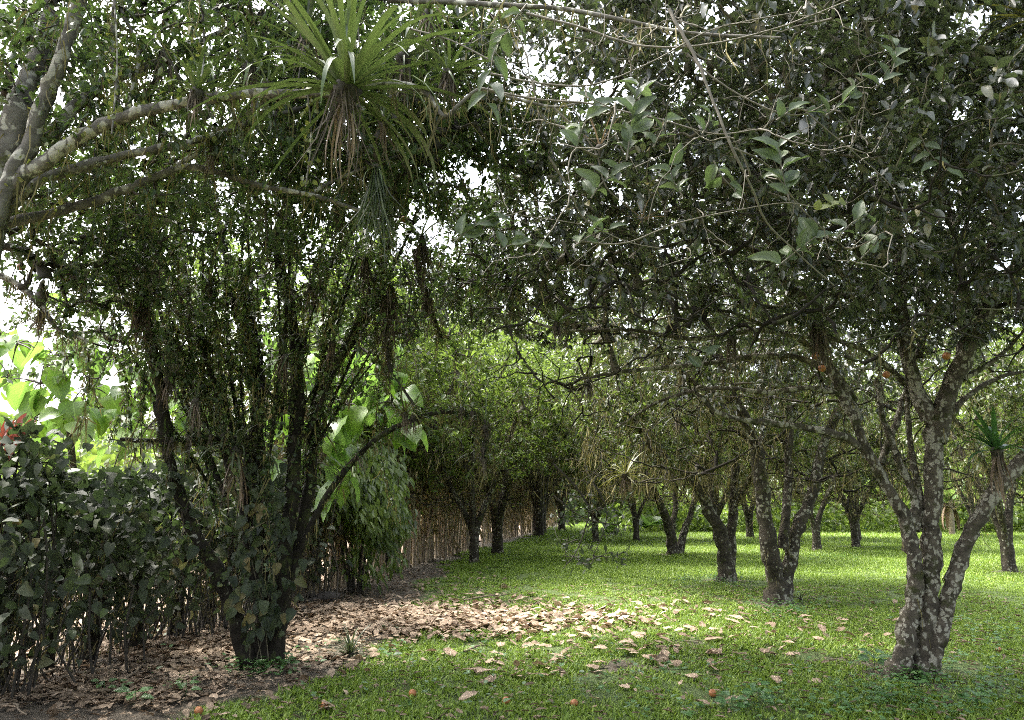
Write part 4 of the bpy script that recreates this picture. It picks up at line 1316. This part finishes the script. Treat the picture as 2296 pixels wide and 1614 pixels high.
bromeliad(P(2235, 1010, 6.4), 22, .50, .11, 'brom_green', 'broad glossy green bromeliad on the leaning right trunk', .2, 1.4, 1.0, dry=7, roots=30, root_len=.4, drylen=.9)
bromeliad(P(2330, 40, 4.6), 26, .42, .04, 'brom_yellow', 'yellow green palm like tuft at the top right corner', -.3, 1.3, .9, name='spiky_epiphyte', cat='epiphyte')
bromeliad(P(1345, 330, 3.6), 6, .2, .05, 'dry_strap', 'dry brown leaf bundle between the large leaved sprigs', .6, 1.5, .3, dry=0, name='dry_leaf_bundle', cat='dead leaves')
bromeliad(P(1440, 490, 4.6), 18, .14, .04, 'dry_strap', 'small rusty grass tuft on twigs right of centre', -.5, 1.5, .4, name='dry_tuft', cat='epiphyte')
bromeliad(P(1665, 672, 5.0), 9, .16, .16, 'brom', 'little grey green air plant hanging on a thread', -.2, 1.4, .5, name='air_plant', cat='air plant')
bromeliad(P(1520, 930, 10.5), 26, .35, .05, 'brom_dark', 'dark bromeliad tangled in the branches of the forked tree', -.4, 1.3, 1.0, dry=8, roots=60, root_len=.4)
for k in range(70):                                         # little tufts all over the left tree's stems
    nm, c, r = limbs1[int(RNG.integers(0, 10))]
    j = int(RNG.integers(int(len(c) * .4), len(c) - 2))
    bromeliad(c[j] + [0, -.05, .02], 11, RNG.uniform(.18, .42), .05, random.choice(['brom_dark', 'brom', 'brom_dark']), 'small grassy tuft growing on a mossy stem of the left tree', -.3, 1.4, 1.2, roots=14, root_len=.2,
              name='grassy_tuft', cat='epiphyte', group='small tufts on the stems of the left tree')

# creeper with little round leaves on the grey limbs
cp = empty('round_leaved_creeper', P(150, 335, D0), 'creeper with tiny round yellow green leaves along the grey upper left limbs', 'vine')
cb = np.asarray(cp.location)
O, Nn = [], []
for li, cnt in ((1, 60), (3, 330), (5, 130), (6, 110), (9, 60), (11, 120), (12, 120)):
    nm, c, r = limbs0[li]
    for k in range(cnt):
        j = RNG.uniform(1, len(c) - 2)
        p = c[int(j)] + (c[int(j) + 1] - c[int(j)]) * (j % 1)
        nn = unit(rand_unit(1)[0] + [0, -.4, .1])
        if RNG.uniform() < .6 + .4 * math.sin(j * 1.9):
            O.append(p + nn * (r[int(j)] + RNG.uniform(0, .05)))
            Nn.append(nn)
for hx, hy0, hy1 in ((450, 40, 210), (255, 20, 300), (690, 220, 420), (800, 60, 240)):
    for k in range(40):
        O.append(P(hx + RNG.normal(0, 7), RNG.uniform(hy0, hy1), D0 - .5))
        Nn.append(unit([RNG.normal(), -1, RNG.normal(0, .4)]))
O, Nn = np.array(O), np.array(Nn)
pick = RNG.permutation(len(O))
for j in pick[:280]:
    put_leaf(cp, 'roundlet', O[j], unit(rand_unit(1)[0] + [0, 0, -.5]), Nn[j], RNG.uniform(.03, .055))
j = pick[280:]
mb = MB()
L = RNG.uniform(.022, .045, len(j))
add_leaves(mb, O[j] - cb, unit(rand_unit(len(j)) + [0, 0, -.5]), Nn[j], L, L * .8, T_CAN, RNG.uniform(.2, 1, len(j)))
link('leaflets', mb.mesh('leaflets', M['roundlet']), cp, 'stuff')
for hx, hy0, hy1 in ((450, -20, 225), (255, -20, 300), (690, 205, 420), (800, 40, 240)):
    limb_obj('hanging_stem', smooth_poly([P(hx, hy0, D0 - .5), P(hx + 8, (hy0 + hy1) / 2, D0 - .5), P(hx - 4, hy1, D0 - .5)], 9), np.full(9, .006), M['bark_grey'], cp, 5, .15)

# ------------------------------------------------------------------ bare pale twigs and large leaved sprigs overhead
tw = [
    LB('twig', [(1080, 198), (1200, 222), (1320, 232), (1400, 250), (1490, 270), (1600, 300), (1700, 290)], [3.9, 3.5], .009, .004),
    LB('stem', [(1500, 20), (1520, 60), (1560, 130), (1600, 230), (1640, 330), (1690, 430), (1720, 500), (1790, 570), (1870, 640)], [3.6, 3.5, 3.9], .013, .005),
    LB('twig', [(1540, 120), (1600, 175), (1700, 235), (1790, 258), (1870, 222), (1960, 165), (2010, 125)], 3.6, .007, .003),
    LB('twig', [(1180, 30), (1300, 60), (1420, 100), (1530, 105), (1640, 90), (1780, 50), (1930, -10)], [3.9, 3.4], .010, .005),
    LB('twig', [(1100, 165), (1200, 185), (1330, 190), (1470, 135), (1600, 65), (1800, 25)], [3.8, 3.5], .008, .004),
    LB('twig', [(1230, 350), (1280, 430), (1310, 490), (1400, 540), (1500, 560)], [3.6, 3.9], .007, .003),
    LB('twig', [(1290, 540), (1400, 545), (1520, 500), (1660, 470), (1760, 455), (1830, 465)], [3.8, 3.7], .007, .003),
    LB('twig', [(1640, 330), (1720, 370), (1800, 470), (1900, 560), (1990, 620)], [3.6, 4.0], .007, .003),
    LB('twig', [(1800, 245), (1900, 330), (2000, 420), (2040, 520)], [3.7, 4.0], .006, .003),
    LB('twig', [(1240, 240), (1330, 330), (1360, 420), (1420, 470)], [3.6, 3.7], .007, .003),
    LB('twig', [(900, 60), (1010, 90), (1130, 150), (1240, 200)], [4.2, 3.8], .008, .004),
    LB('twig', [(1010, 540), (1060, 505), (1150, 480), (1250, 450)], [4.6, 4.0], .006, .003),
]
bb = empty('bare_branch', P(1300, 60, 3.7), 'tangle of pale bare twigs and one long trailing stem across the top right', 'branch')
for nm, c, r in tw:
    limb_obj(nm, c, r * .75, M['twig_pale'], bb, 6, .06)
tips = np.array([P(RNG.uniform(1080, 2000), RNG.uniform(-60, 330) if RNG.uniform() < .8 else RNG.uniform(300, 620), RNG.uniform(3.2, 4.3)) for _ in range(340)])
polys, rad = grow([(c, r) for _, c, r in tw], tips, .1, .0016, .0022, .05)
V, q = tubes(polys - np.asarray(bb.location), rad, 4)
link('twiglets', mesh_np('twiglets', V, [q], M['twig_pale'], smooth=True), bb, 'stuff')


def sprig(stem, n, size, label, depth=3.5, key='vine', up=.5, face=-.8):
    pts = [P(x, y, depth) for x, y in stem]
    root = empty('leafy_sprig', pts[0], label, 'leafy twig')
    c = smooth_poly(pts, 10)
    limb_obj('stem', c, np.linspace(.005, .0025, 10), M['twig_pale'], root, 5)
    for k in range(n):
        f = .15 + .85 * k / max(1, n - 1)
        p = c[min(9, int(f * 9))]
        sd = 1 if k % 2 else -1
        t = unit(c[min(9, int(f * 9) + 1)] - c[max(0, int(f * 9) - 1)])
        d = unit(t * .55 + np.array([sd * RNG.uniform(.3, 1), RNG.normal(0, .4), up * RNG.uniform(-.4, 1)]))
        put_leaf(root, key, p, d, unit(np.array([RNG.normal(0, .5), face, .5 + RNG.normal(0, .3)])), size * RNG.uniform(.7, 1.15))
    return root


for a in [
    ([(1180, 10), (1150, 50), (1110, 110), (1098, 180), (1090, 230)], 10, .15, 'hanging sprig of large leaves in front of the brightest sky gap', 3.7, 'vine', -.6),
    ([(1290, 340), (1305, 290), (1335, 230)], 9, .15, 'dark large leaved sprig left of the dry leaf bundle', 3.4),
    ([(1405, 360), (1418, 270), (1432, 190)], 13, .155, 'tallest upright sprig of broad green leaves right of the dry leaf bundle', 3.4),
    ([(1325, 445), (1350, 410), (1385, 385)], 7, .13, 'pale green sprig directly below the dry leaf bundle', 3.5),
    ([(1015, 545), (1060, 510), (1120, 485)], 11, .13, 'dark leafy sprig at the lower edge of the central sky gap', 4.2),
    ([(1120, 560), (1160, 545), (1200, 550)], 4, .12, 'sprig with one yellowing leaf under the central sky gap', 4.2),
    ([(1290, 550), (1330, 525), (1365, 515)], 6, .13, 'wide low sprig of folded leaves below centre twigs', 3.7),
    ([(1530, 440), (1510, 405), (1500, 370)], 6, .12, 'small grey leaved sprig on the left of the trailing stem', 3.6),
    ([(1770, 450), (1755, 390), (1745, 330)], 10, .15, 'grey green sprig of long upright leaves right of the trailing stem', 3.6),
    ([(1740, 270), (1780, 245), (1810, 250)], 4, .12, 'pair of rounded leaves hanging on the arched twig', 3.6),
    ([(1960, 200), (2000, 160), (2010, 105)], 7, .13, 'sprig of rounded leaves highest at the upper right', 3.6),
    ([(1850, 260), (1885, 235), (1915, 205)], 5, .12, 'curled grey sprig where the arched twigs meet', 3.6),
    ([(1740, 600), (1790, 560), (1830, 530)], 9, .15, 'broad leaved sprig near the end of the trailing stem', 3.8),
    ([(1870, 540), (1910, 500), (1945, 480)], 7, .12, 'sprig with one rusty brown leaf at right', 3.8),
    ([(1930, 580), (1955, 555), (1970, 535)], 4, .11, 'small dull sprig under the rusty leaf', 3.9),
    ([(1600, 360), (1615, 390), (1650, 430)], 5, .12, 'sprig of drooping silvery leaves beside the trailing stem', 3.6, 'vine', -.7),
    ([(1465, 330), (1480, 300), (1490, 275)], 4, .12, 'lone pale leaf pair right of the tallest upright sprig', 3.5),
    ([(1575, 300), (1588, 275), (1592, 255)], 3, .11, 'single small green leaf cluster on the trailing stem', 3.5),
    ([(2060, 300), (2090, 350), (2120, 380)], 6, .12, 'dull sprig in the dark crown at far right', 4.0),
    ([(1570, 830), (1582, 800), (1590, 780)], 3, .12, 'dark drooping leaf pair above the low dark limb', 5.4, 'vine', -.8),
]:
    sprig(*a)
sprig([(1825, 475), (1850, 462), (1880, 455)], 8, .075, 'tiny bright yellow green new shoots in the dark crown', 3.8, 'roundlet', .6)

# twig hanging low over the lawn
ht = [LB('stem', [(1240, 1040), (1290, 1090), (1320, 1140), (1310, 1190), (1290, 1240), (1262, 1275)], 9.0, .013, .005),
      LB('stem', [(1330, 1080), (1360, 1140), (1350, 1200), (1330, 1245)], 9.2, .010, .004),
      LB('stem', [(1240, 1110), (1290, 1150), (1340, 1170), (1420, 1180)], 9.1, .010, .004)]
hb = P(1290, 1060, 9)
hang = empty('drooping_twig', hb, 'thin leafy twig drooping low over the bright lawn at centre', 'twig')
for nm, c, r in ht:
    limb_obj(nm, c, r, M['twig_dark'], hang, 5)
tips = np.array([P(RNG.uniform(1235, 1410), RNG.uniform(1100, 1270), RNG.uniform(8.8, 9.4)) for _ in range(70)])
polys, rad = grow([(c, r) for _, c, r in ht], tips, .1, .0026, .0036, .06)
V, q = tubes(polys - hb, rad, 4)
link('twiglets', mesh_np('twiglets', V, [q], M['twig_dark'], smooth=True), hang, 'stuff')
O, D, N, L = spray(polys, 4, .085, .3)
for j in range(len(O)):
    put_leaf(hang, 'twigleaf', O[j], D[j], N[j], L[j] * .85)

# ------------------------------------------------------------------ banana plants and pale big leaves far off
def banana(base, h, n, label, key='banana', stem=True, group=None, cat='banana plant', name='banana_plant', Ls=1.9, ws=1.0):
    root = empty(name, base, label, cat, group)
    b = np.asarray(base)
    if stem:
        limb_obj('pseudostem', smooth_poly([b, b + [.05, 0, h * .5], b + [.1, 0, h]], 8), np.linspace(.14, .08, 8), M['stake'], root, 8)
    for k in range(n):
        az = k * 2.4 + RNG.normal(0, .3)
        el = RNG.uniform(.2, 1.2)
        d = [math.cos(az) * math.cos(el), math.sin(az) * math.cos(el), math.sin(el)]
        put_leaf(root, key, b + [0, 0, h * RNG.uniform(.85, 1)], d, [-d[0] * .4, -d[1] * .4 - .3, 1], Ls * RNG.uniform(.7, 1.15), ws)
    for k in range(5 if stem else 0):
        az = RNG.uniform(0, 6.28)
        o = link('dry_leaf', straps('dry_strap', .18, .5)[k % 4], root)
        o.matrix_local = frame_matrix([.1 * math.cos(az), .1 * math.sin(az), h * .85], unit([.35 * math.cos(az), .35 * math.sin(az), -1]), [math.cos(az), math.sin(az), .3], h * .75)
    return root


GB = 'banana plants beyond the lawn'
for dx, dy, h, lab in [(1875, 1186, 1.6, 'banana plant seen between the forked tree and the slim far tree'), (1960, 1180, 1.9, 'banana plant left of the mottled trunks'), (2010, 1184, 1.5, 'low banana plant touching the mottled trunk in the view'),
                       (2135, 1200, 1.7, 'banana plant with pinkish dry leaves between the right trunks'), (2195, 1190, 2.2, 'banana plant right of the leaning trunk'), (1790, 1180, 1.8, 'distant banana plant behind the forked tree'), (2290, 1186, 2.0, 'banana plant at the right edge')]:
    banana(G(dx, dy), h, 9, lab, group=GB)
banana(G(1450, 1207), .5, 8, 'clump of big pale leaves left of the low spreading tree', 'big', False, cat='plant', name='big_leaved_plant', Ls=.9)
banana(G(1370, 1212), .3, 6, 'smaller clump of pale leaves behind the drooping twig', 'big', False, cat='plant', name='big_leaved_plant', Ls=.7)

# ------------------------------------------------------------------ leaf litter
def litter_mesh(seed, mat, rnd):
    rg = np.random.default_rng(seed)
    ol = [.05, .55, .8, .7 + .2 * rg.uniform(), .95, .72, .85, .45, .0] if seed % 2 else [.1, .6, .9, 1, .92, .8, .62, .38, 0]
    nu, nv = 7, 4
    u, v = np.linspace(0, 1, nu + 1), np.linspace(-1, 1, nv + 1)
    half = np.interp(u, np.linspace(0, 1, 9), ol) * rg.uniform(.20, .34)
    U, Vv = np.meshgrid(u, v, indexing='ij')
    Hh = half[:, None]
    edge = 1 + .12 * rg.normal(size=U.shape) * (np.abs(Vv) > .9)
    Yv = Vv * Hh * edge
    c1, c2 = rg.uniform(.1, .6), rg.uniform(-.5, .5)
    Zv = c1 * Yv ** 2 * 3 * rg.choice([1, -1, 1]) + .22 * rg.uniform(.3, 1) * np.sin(U * 3.14) + .05 * rg.normal(size=U.shape) + c2 * .25 * U * Vv * .4
    Zv -= Zv.min() * .9
    V = np.stack([U - .5, Yv + .05 * np.sin(U * 4 + seed), Zv * .42], -1).reshape(-1, 3)
    i = np.arange(nu)[:, None] * (nv + 1) + np.arange(nv)[None]
    q = np.stack([i, i + nv + 1, i + nv + 2, i + 1], -1).reshape(-1, 4)
    return mesh_np('fallen_leaf', V, [q], M[mat], np.full(len(q), rnd), np.stack([U, (Vv + 1) / 2], -1).reshape(-1, 2), smooth=True), V, q


LIT = [litter_mesh(k, 'litter', .2 + .6 * (k % 4) / 3) for k in range(8)]
LITB = [litter_mesh(20 + k, 'litter_brown', .2 + .6 * (k % 4) / 3) for k in range(6)]
spots = []          # x, y, size, brown, zone


def scatter_disp(n, cx, cy, rx, ry, smin, smax, brown, zone, gauss=True):
    for _ in range(n):
        if gauss:
            dx, dy = cx + rx * RNG.normal(0, .5), cy + ry * RNG.normal(0, .5)
        else:
            dx, dy = cx + rx * RNG.uniform(-1, 1), cy + ry * RNG.uniform(-1, 1)
        if dy < 1240:
            continue
        g = G(dx, dy)
        spots.append((g[0], g[1], (smin + (smax - smin) * RNG.uniform() ** 1.5) * .9, brown, zone))


scatter_disp(1500, 930, 1392, 330, 36, .07, .21, 0, 'band')
scatter_disp(520, 780, 1395, 230, 50, .06, .19, 0, 'band')
scatter_disp(1000, 850, 1385, 330, 50, .06, .18, 1, 'band')
scatter_disp(420, 1230, 1390, 360, 42, .09, .24, 0, 'band')
scatter_disp(120, 1500, 1410, 420, 80, .10, .24, 0, 'lawn')
scatter_disp(60, 1250, 1480, 460, 70, .10, .22, 0, 'lawn')
scatter_disp(24, 1300, 1540, 620, 60, .06, .14, 0, 'lawn', False)
scatter_disp(40, 1900, 1400, 350, 70, .07, .16, 0, 'lawn')
scatter_disp(1500, 400, 1450, 230, 45, .07, .20, 1, 'hedge')
scatter_disp(300, 420, 1450, 230, 45, .08, .21, 0, 'hedge')
scatter_disp(320, 760, 1340, 220, 50, .05, .14, 1, 'fence')
scatter_disp(600, 900, 1290, 190, 34, .05, .13, 1, 'fence')
scatter_disp(900, 250, 1540, 330, 60, .05, .17, 1, 'corner')
scatter_disp(260, 300, 1530, 330, 60, .05, .17, 0, 'corner')
scatter_disp(200, 700, 1470, 160, 50, .07, .19, 1, 'hedge')
spots.sort(key=lambda s: -s[2] / max(2, s[1]))
FEAT = [(1330, 1503, .22, 'rounded pinkish leaf lying alone right of the litter band'), (1215, 1500, .20, 'pale curled leaf left of the rounded pinkish one'), (1405, 1466, .24, 'broad tan leaf on the grass right of centre'),
        (1050, 1570, .20, 'pinkish leaf with a torn edge at bottom centre'), (1655, 1578, .20, 'arched pale leaf at bottom right of centre'), (1575, 1585, .16, 'brown tipped leaf left of the arched pale leaf'), (735, 1590, .15, 'reddish leaf beside the orange at bottom left of centre'),
        (1115, 1493, .18, 'small yellow brown leaf below the litter band'), (840, 1474, .16, 'rust brown leaf right of the grass clump'), (1600, 1440, .26, 'large crumpled leaf below the forked tree'), (1650, 1390, .24, 'pair sized tan leaf left of the forked tree base'),
        (1805, 1388, .2, 'tan leaf right of the forked tree base'), (1600, 1470, .22, 'crumpled leaf cluster piece at right of centre'), (1740, 1532, .15, 'dull leaf near the mottled tree'), (1400, 1548, .14, 'small leaf above the bottom orange'),
        (1550, 1524, .18, 'folded tan leaf right of the bottom oranges'), (1220, 1455, .25, 'big pale leaf on the front edge of the litter band'), (1010, 1470, .24, 'big ragged leaf in front of the litter band centre'), (1780, 1475, .22, 'flat tan leaf on the grass left of the mottled tree')]
for k, (dx, dy, s, lab) in enumerate(FEAT):
    g = G(dx, dy)
    o = link('fallen_leaf', LIT[k % 8][0])
    o.location, o.rotation_euler, o.scale = (g[0], g[1], .03), (RNG.normal(0, .15), RNG.normal(0, .15), RNG.uniform(0, 6.28)), (s, s, s)
    tag(o, lab, 'fallen leaf', 'dry leaves scattered on the open grass')
LAB = {'band': ('dry tan leaf lying in the thick litter band across the lawn edge', 'dry tan leaves of the litter band'),
       'lawn': ('dry pinkish leaf lying apart on the open grass', 'dry leaves scattered on the open grass'),
       'hedge': ('dry brown leaf lying beneath the left tree and hedge', 'dry leaves under the left tree'),
       'fence': ('small dry leaf on the bare soil along the fence', 'dry leaves along the fence'),
       'corner': ('small dry leaf in the shaded bottom left corner', 'dry leaves in the bottom left corner')}
mb, mbb = MB(), MB()
for k, (x, y, s, br, zn) in enumerate(spots):
    lib = LITB if br else LIT
    j = int(RNG.integers(0, len(lib)))
    me, V, q = lib[j]
    e = (RNG.normal(0, .3), RNG.normal(0, .3), RNG.uniform(0, 6.28))
    zz = .01 + .025 * RNG.uniform() + (.012 if zn in ('lawn', 'band') else 0)
    if k < 280:
        o = link('fallen_leaf', me)
        o.location, o.rotation_euler, o.scale = (x, y, zz), e, (s, s, s)
        lab = LAB[zn][0]
        if zn == 'corner' and br:
            lab = 'small dark brown leaf in the shaded bottom left corner'
        if zn == 'corner' and not br:
            lab = 'small pale tan leaf in the shaded bottom left corner'
        if zn in ('hedge', 'band'):
            lab = lab.replace('dry brown', 'dark brown').replace('dry tan', 'dark brown') if br else lab.replace('dry brown', 'pale tan').replace('dry tan', 'pale tan')
        tag(o, lab, 'fallen leaf', LAB[zn][1] + (', brown' if br else ', pale'))
    else:
        R = Matrix.Rotation(e[2], 3, 'Z') @ Matrix.Rotation(e[1], 3, 'Y') @ Matrix.Rotation(e[0], 3, 'X')
        (mbb if br else mb).add((V * s) @ np.array(R).T + [x, y, zz], [q], RNG.uniform(0, 1))
link('leaf_litter', mb.mesh('leaf_litter', M['litter'], True), kind='stuff')
link('brown_leaf_litter', mbb.mesh('brown_leaf_litter', M['litter_brown'], True), kind='stuff')

# twiggy debris and fine crumbs on the shaded soil
n = 5200
xy = np.stack([RNG.uniform(-5.2, 0.8, n), RNG.uniform(3.4, 17, n)], -1)
kk = dirt_amount(xy[:, 0], xy[:, 1]) + RNG.normal(0, .15, n) > .45
xy = np.concatenate([xy[kk], np.stack([RNG.uniform(-3, 8, 5200), 3.6 + 11 * RNG.uniform(0, 1, 5200) ** 1.3], -1)])
n = len(xy)
mb = MB()
az = RNG.uniform(0, 6.28, n)
add_leaves(mb, np.c_[xy, RNG.uniform(.02, .05, n)], np.stack([np.cos(az), np.sin(az), RNG.normal(0, .15, n)], -1), unit(np.array([0, 0, 1.]) + rand_unit(n) * .4), RNG.uniform(.03, .11, n), RNG.uniform(.006, .04, n), T_CAN, RNG.uniform(0, .9, n))
link('soil_debris', mb.mesh('soil_debris', M['litter_brown']), kind='stuff')
stick_spots = [((20, 1545), (190, 1490), 'long grey stick in the bottom left corner'), ((120, 1530), (300, 1500), 'stick crossing the leaves near the hedge foot'), ((0, 1590), (60, 1612), 'short pale stick at the very bottom left'),
               ((60, 1500), (240, 1530), 'thin dark stick under the hedge'), ((650, 1335), (745, 1318), 'pale stick right of the left tree'), ((1040, 1468), (1095, 1452), 'short pale stick beside the grass clump'), ((270, 1535), (330, 1495), 'crooked stick among brown leaves at left'), ((1040, 1350), (1160, 1335), 'thin stick on the litter edge')]
for (a, b2, lab) in stick_spots:
    p0, p1 = G(*a), G(*b2)
    mid = (p0 + p1) / 2
    c = smooth_poly([p0 - mid + [0, 0, .03], (p0 - mid) * .3 + [.03, .04, .05], (p1 - mid) * .4 + [-.02, .02, .04], p1 - mid + [0, 0, .03]], 10)
    V, q = tubes(c[None], np.linspace(.014, .006, 10)[None], 6, .1)
    o = link('stick', mesh_np('stick', V, [q], M['root'], smooth=True))
    o.location = tuple(mid)
    tag(o, lab, 'stick')


# ------------------------------------------------------------------ fruit, clump, stones, seedlings
def fruit_mesh(seed):
    rg = np.random.default_rng(seed)
    th = np.linspace(0, math.pi, 9)
    R = np.sin(th) * (1 + .03 * rg.normal(size=9))
    R[0] = R[-1] = .05
    V, q = tubes(np.stack([0 * th, 0 * th, -np.cos(th) * .94], -1)[None], R[None], 12)
    return V, q


FV, FQ = fruit_mesh(1)
fm = mesh_np('fruit', FV, [FQ], M['orange'], smooth=True)
STV, STQ = tubes(np.array([[(0, 0, .9), (0, 0.02, 1.0), (0, .04, 1.1)]]), np.array([[.14, .09, .06]]), 6)
stm = mesh_np('stalk', STV, [STQ], M['twig_dark'])


def orange(p, r, label, name='orange', cat='fruit', group=None):
    root = empty(name, p, label, cat, group)
    root.scale = (r, r, r)
    link('skin', fm, root)
    link('stalk', stm, root)
    root.rotation_euler = (RNG.uniform(-.8, .8), RNG.uniform(-.8, .8), RNG.uniform(0, 6))
    return root


for dx, dy, lab in [(1288, 1583, 'orange lying on the grass at bottom centre'), (1598, 1560, 'bright orange on the grass at the bottom right of centre'), (1135, 1577, 'dull orange left of the bottom centre one'), (925, 1560, 'small orange on grass below the grass clump'),
                    (728, 1588, 'orange beside the pink leaf at bottom left of centre'), (2240, 1462, 'orange lying right of the mottled tree base'), (445, 1600, 'brown orange on the soil at bottom left'), (2215, 1200, 'far orange dot on the lawn right of the leaning trunk')]:
    g = G(dx, dy)
    orange(g + [0, 0, .022], .033, lab)
for dx, dy, d, lab in [(2122, 798, 6.5, 'orange hanging by the dark right fork of the mottled tree'), (1843, 826, 6.9, 'small orange hanging under the dark spreading bromeliad'), (1828, 798, 7.0, 'tiny red orange hanging just above the small one'), (48, 598, 6.3, 'yellow orange hanging against the sky at far left'),
                       (2484 * .8, 840, 7.2, 'half hidden orange among the mottled limbs'), (906, 492, 7.2, 'red fruit speck in the central sky gap'), (1092, 656, 9, 'reddish dead leaf among the far green leaves, drawn as a fruit')]:  # the last one is a dead leaf, drawn with the fruit mesh
    orange(P(dx, dy, d), .036, lab, name='hanging_orange')
bromeliad(G(785, 1474) + [0, 0, .03], 90, .36, .032, 'brom_dark', 'dark grassy clump growing in the leaf litter', .1, 1.4, 1.1, name='grass_clump', cat='grass clump')
for dx, dy, s, lab in [(735, 1347, .16, 'dark stone half buried in the litter right of the left tree'), (705, 1350, .08, 'smaller dark stone beside the first')]:
    th = np.linspace(0, math.pi, 7)
    V, q = tubes(np.stack([0 * th, 0 * th, -np.cos(th) * .6], -1)[None], np.maximum(np.sin(th), .03)[None], 9, .16)
    o = link('stone', mesh_np('stone', V * [s * 1.3, s, s], [q], M['rock']))
    o.location = tuple(G(dx, dy) + [0, 0, s * .35])
    tag(o, lab, 'stone')
# low weeds: broad leaves in the lawn at lower right and round the trunks
def weeds(cx, cy, rx, ry, n):
    dx, dy = cx + rx * RNG.normal(0, .5, n), cy + ry * RNG.normal(0, .5, n)
    return np.array([G(a, min(max(b, 1180), 1700)) for a, b in zip(dx, dy)])


wp = np.concatenate([weeds(2080, 1560, 330, 60, 130), weeds(1850, 1590, 420, 50, 80), weeds(1300, 1500, 900, 110, 120), weeds(1750, 1370, 90, 22, 80), weeds(1600, 1305, 110, 14, 70), weeds(590, 1500, 90, 20, 60), weeds(1860, 1252, 90, 12, 60), weeds(2050, 1515, 90, 20, 50), weeds(2200, 1440, 160, 120, 70)])
O = np.repeat(wp, 6, axis=0)
n = len(O)
az = RNG.uniform(0, 6.28, n)
O[:, 2] = RNG.uniform(.01, .11, n)
O[:, :2] += RNG.normal(0, .04, (n, 2))
mb = MB()
L = RNG.uniform(.02, .065, n)
add_leaves(mb, O, np.stack([np.cos(az), np.sin(az), RNG.uniform(-.1, .5, n)], -1), unit(np.array([0, 0, 1.]) + rand_unit(n) * .4), L, L * .65, T_HEART, RNG.uniform(0, 1, n))
link('lawn_weeds', mb.mesh('lawn_weeds', M['weed']), kind='stuff')
for k, (dx, dy, nl, s, lab) in enumerate([(1090 * .8, 1480, 5, .1, 'seedling left of the grass clump'), (560, 1492, 8, .11, 'seedling with round leaves at the foot of the left tree'), (640, 1500, 7, .09, 'seedling just right of the left tree foot'),
                                          (300, 1580, 6, .12, 'pale seedling in the bottom left corner'), (230, 1555, 5, .09, 'small pale seedling left of the corner one'), (415, 1560, 6, .09, 'seedling on bare soil below the left tree'), (1700, 1580, 9, .12, 'leafy weed at the bottom right'), (1640, 1600, 7, .11, 'low weed left of the leafy weed'),
                                          (1960, 1500, 10, .14, 'broad dark weed against the foot of the mottled tree'), (2190, 1590, 8, .11, 'weed near the bottom right corner')]):
    b = G(dx, min(dy, 1605))
    r = empty('seedling', b, lab, 'seedling')
    for j in range(nl):
        a = j * 2.4
        put_leaf(r, 'weed', b + [.04 * math.cos(a), .04 * math.sin(a), .05 + .012 * j], [math.cos(a), math.sin(a), .25], [0, -.3, 1], s * RNG.uniform(.6, 1.1))
    limb_obj('stem', smooth_poly([b, b + [.01, 0, .06], b + [0, 0, .05 + .012 * nl]], 5), np.full(5, .003), M['weed'], r, 4)
bromeliad(G(1795, 1345) + [0, 0, .02], 22, .38, .05, 'brom_dark', 'dark strap leaved clump at the foot of the forked tree', -.05, .7, .8, name='strap_leaf_clump', cat='grass clump')

# small blue marker far across the lawn
bp_ = G(1944, 1188)
bl = empty('blue_can', bp_, 'tiny blue can standing far across the lawn', 'can')
V, q = tubes(np.array([[(0, 0, 0), (0, 0, .02), (0, 0, .26), (0, 0, .28)]]), np.array([[.08, .1, .1, .09]]), 10)
link('body', mesh_np('body', V, [q], M['blue'], smooth=True), bl)
V, q = tubes(np.array([[(0, 0, .27), (0, 0, .30), (0, 0, .31)]]), np.array([[.095, .09, .01]]), 10)
link('lid', mesh_np('lid', V, [q], M['blue'], smooth=True), bl)
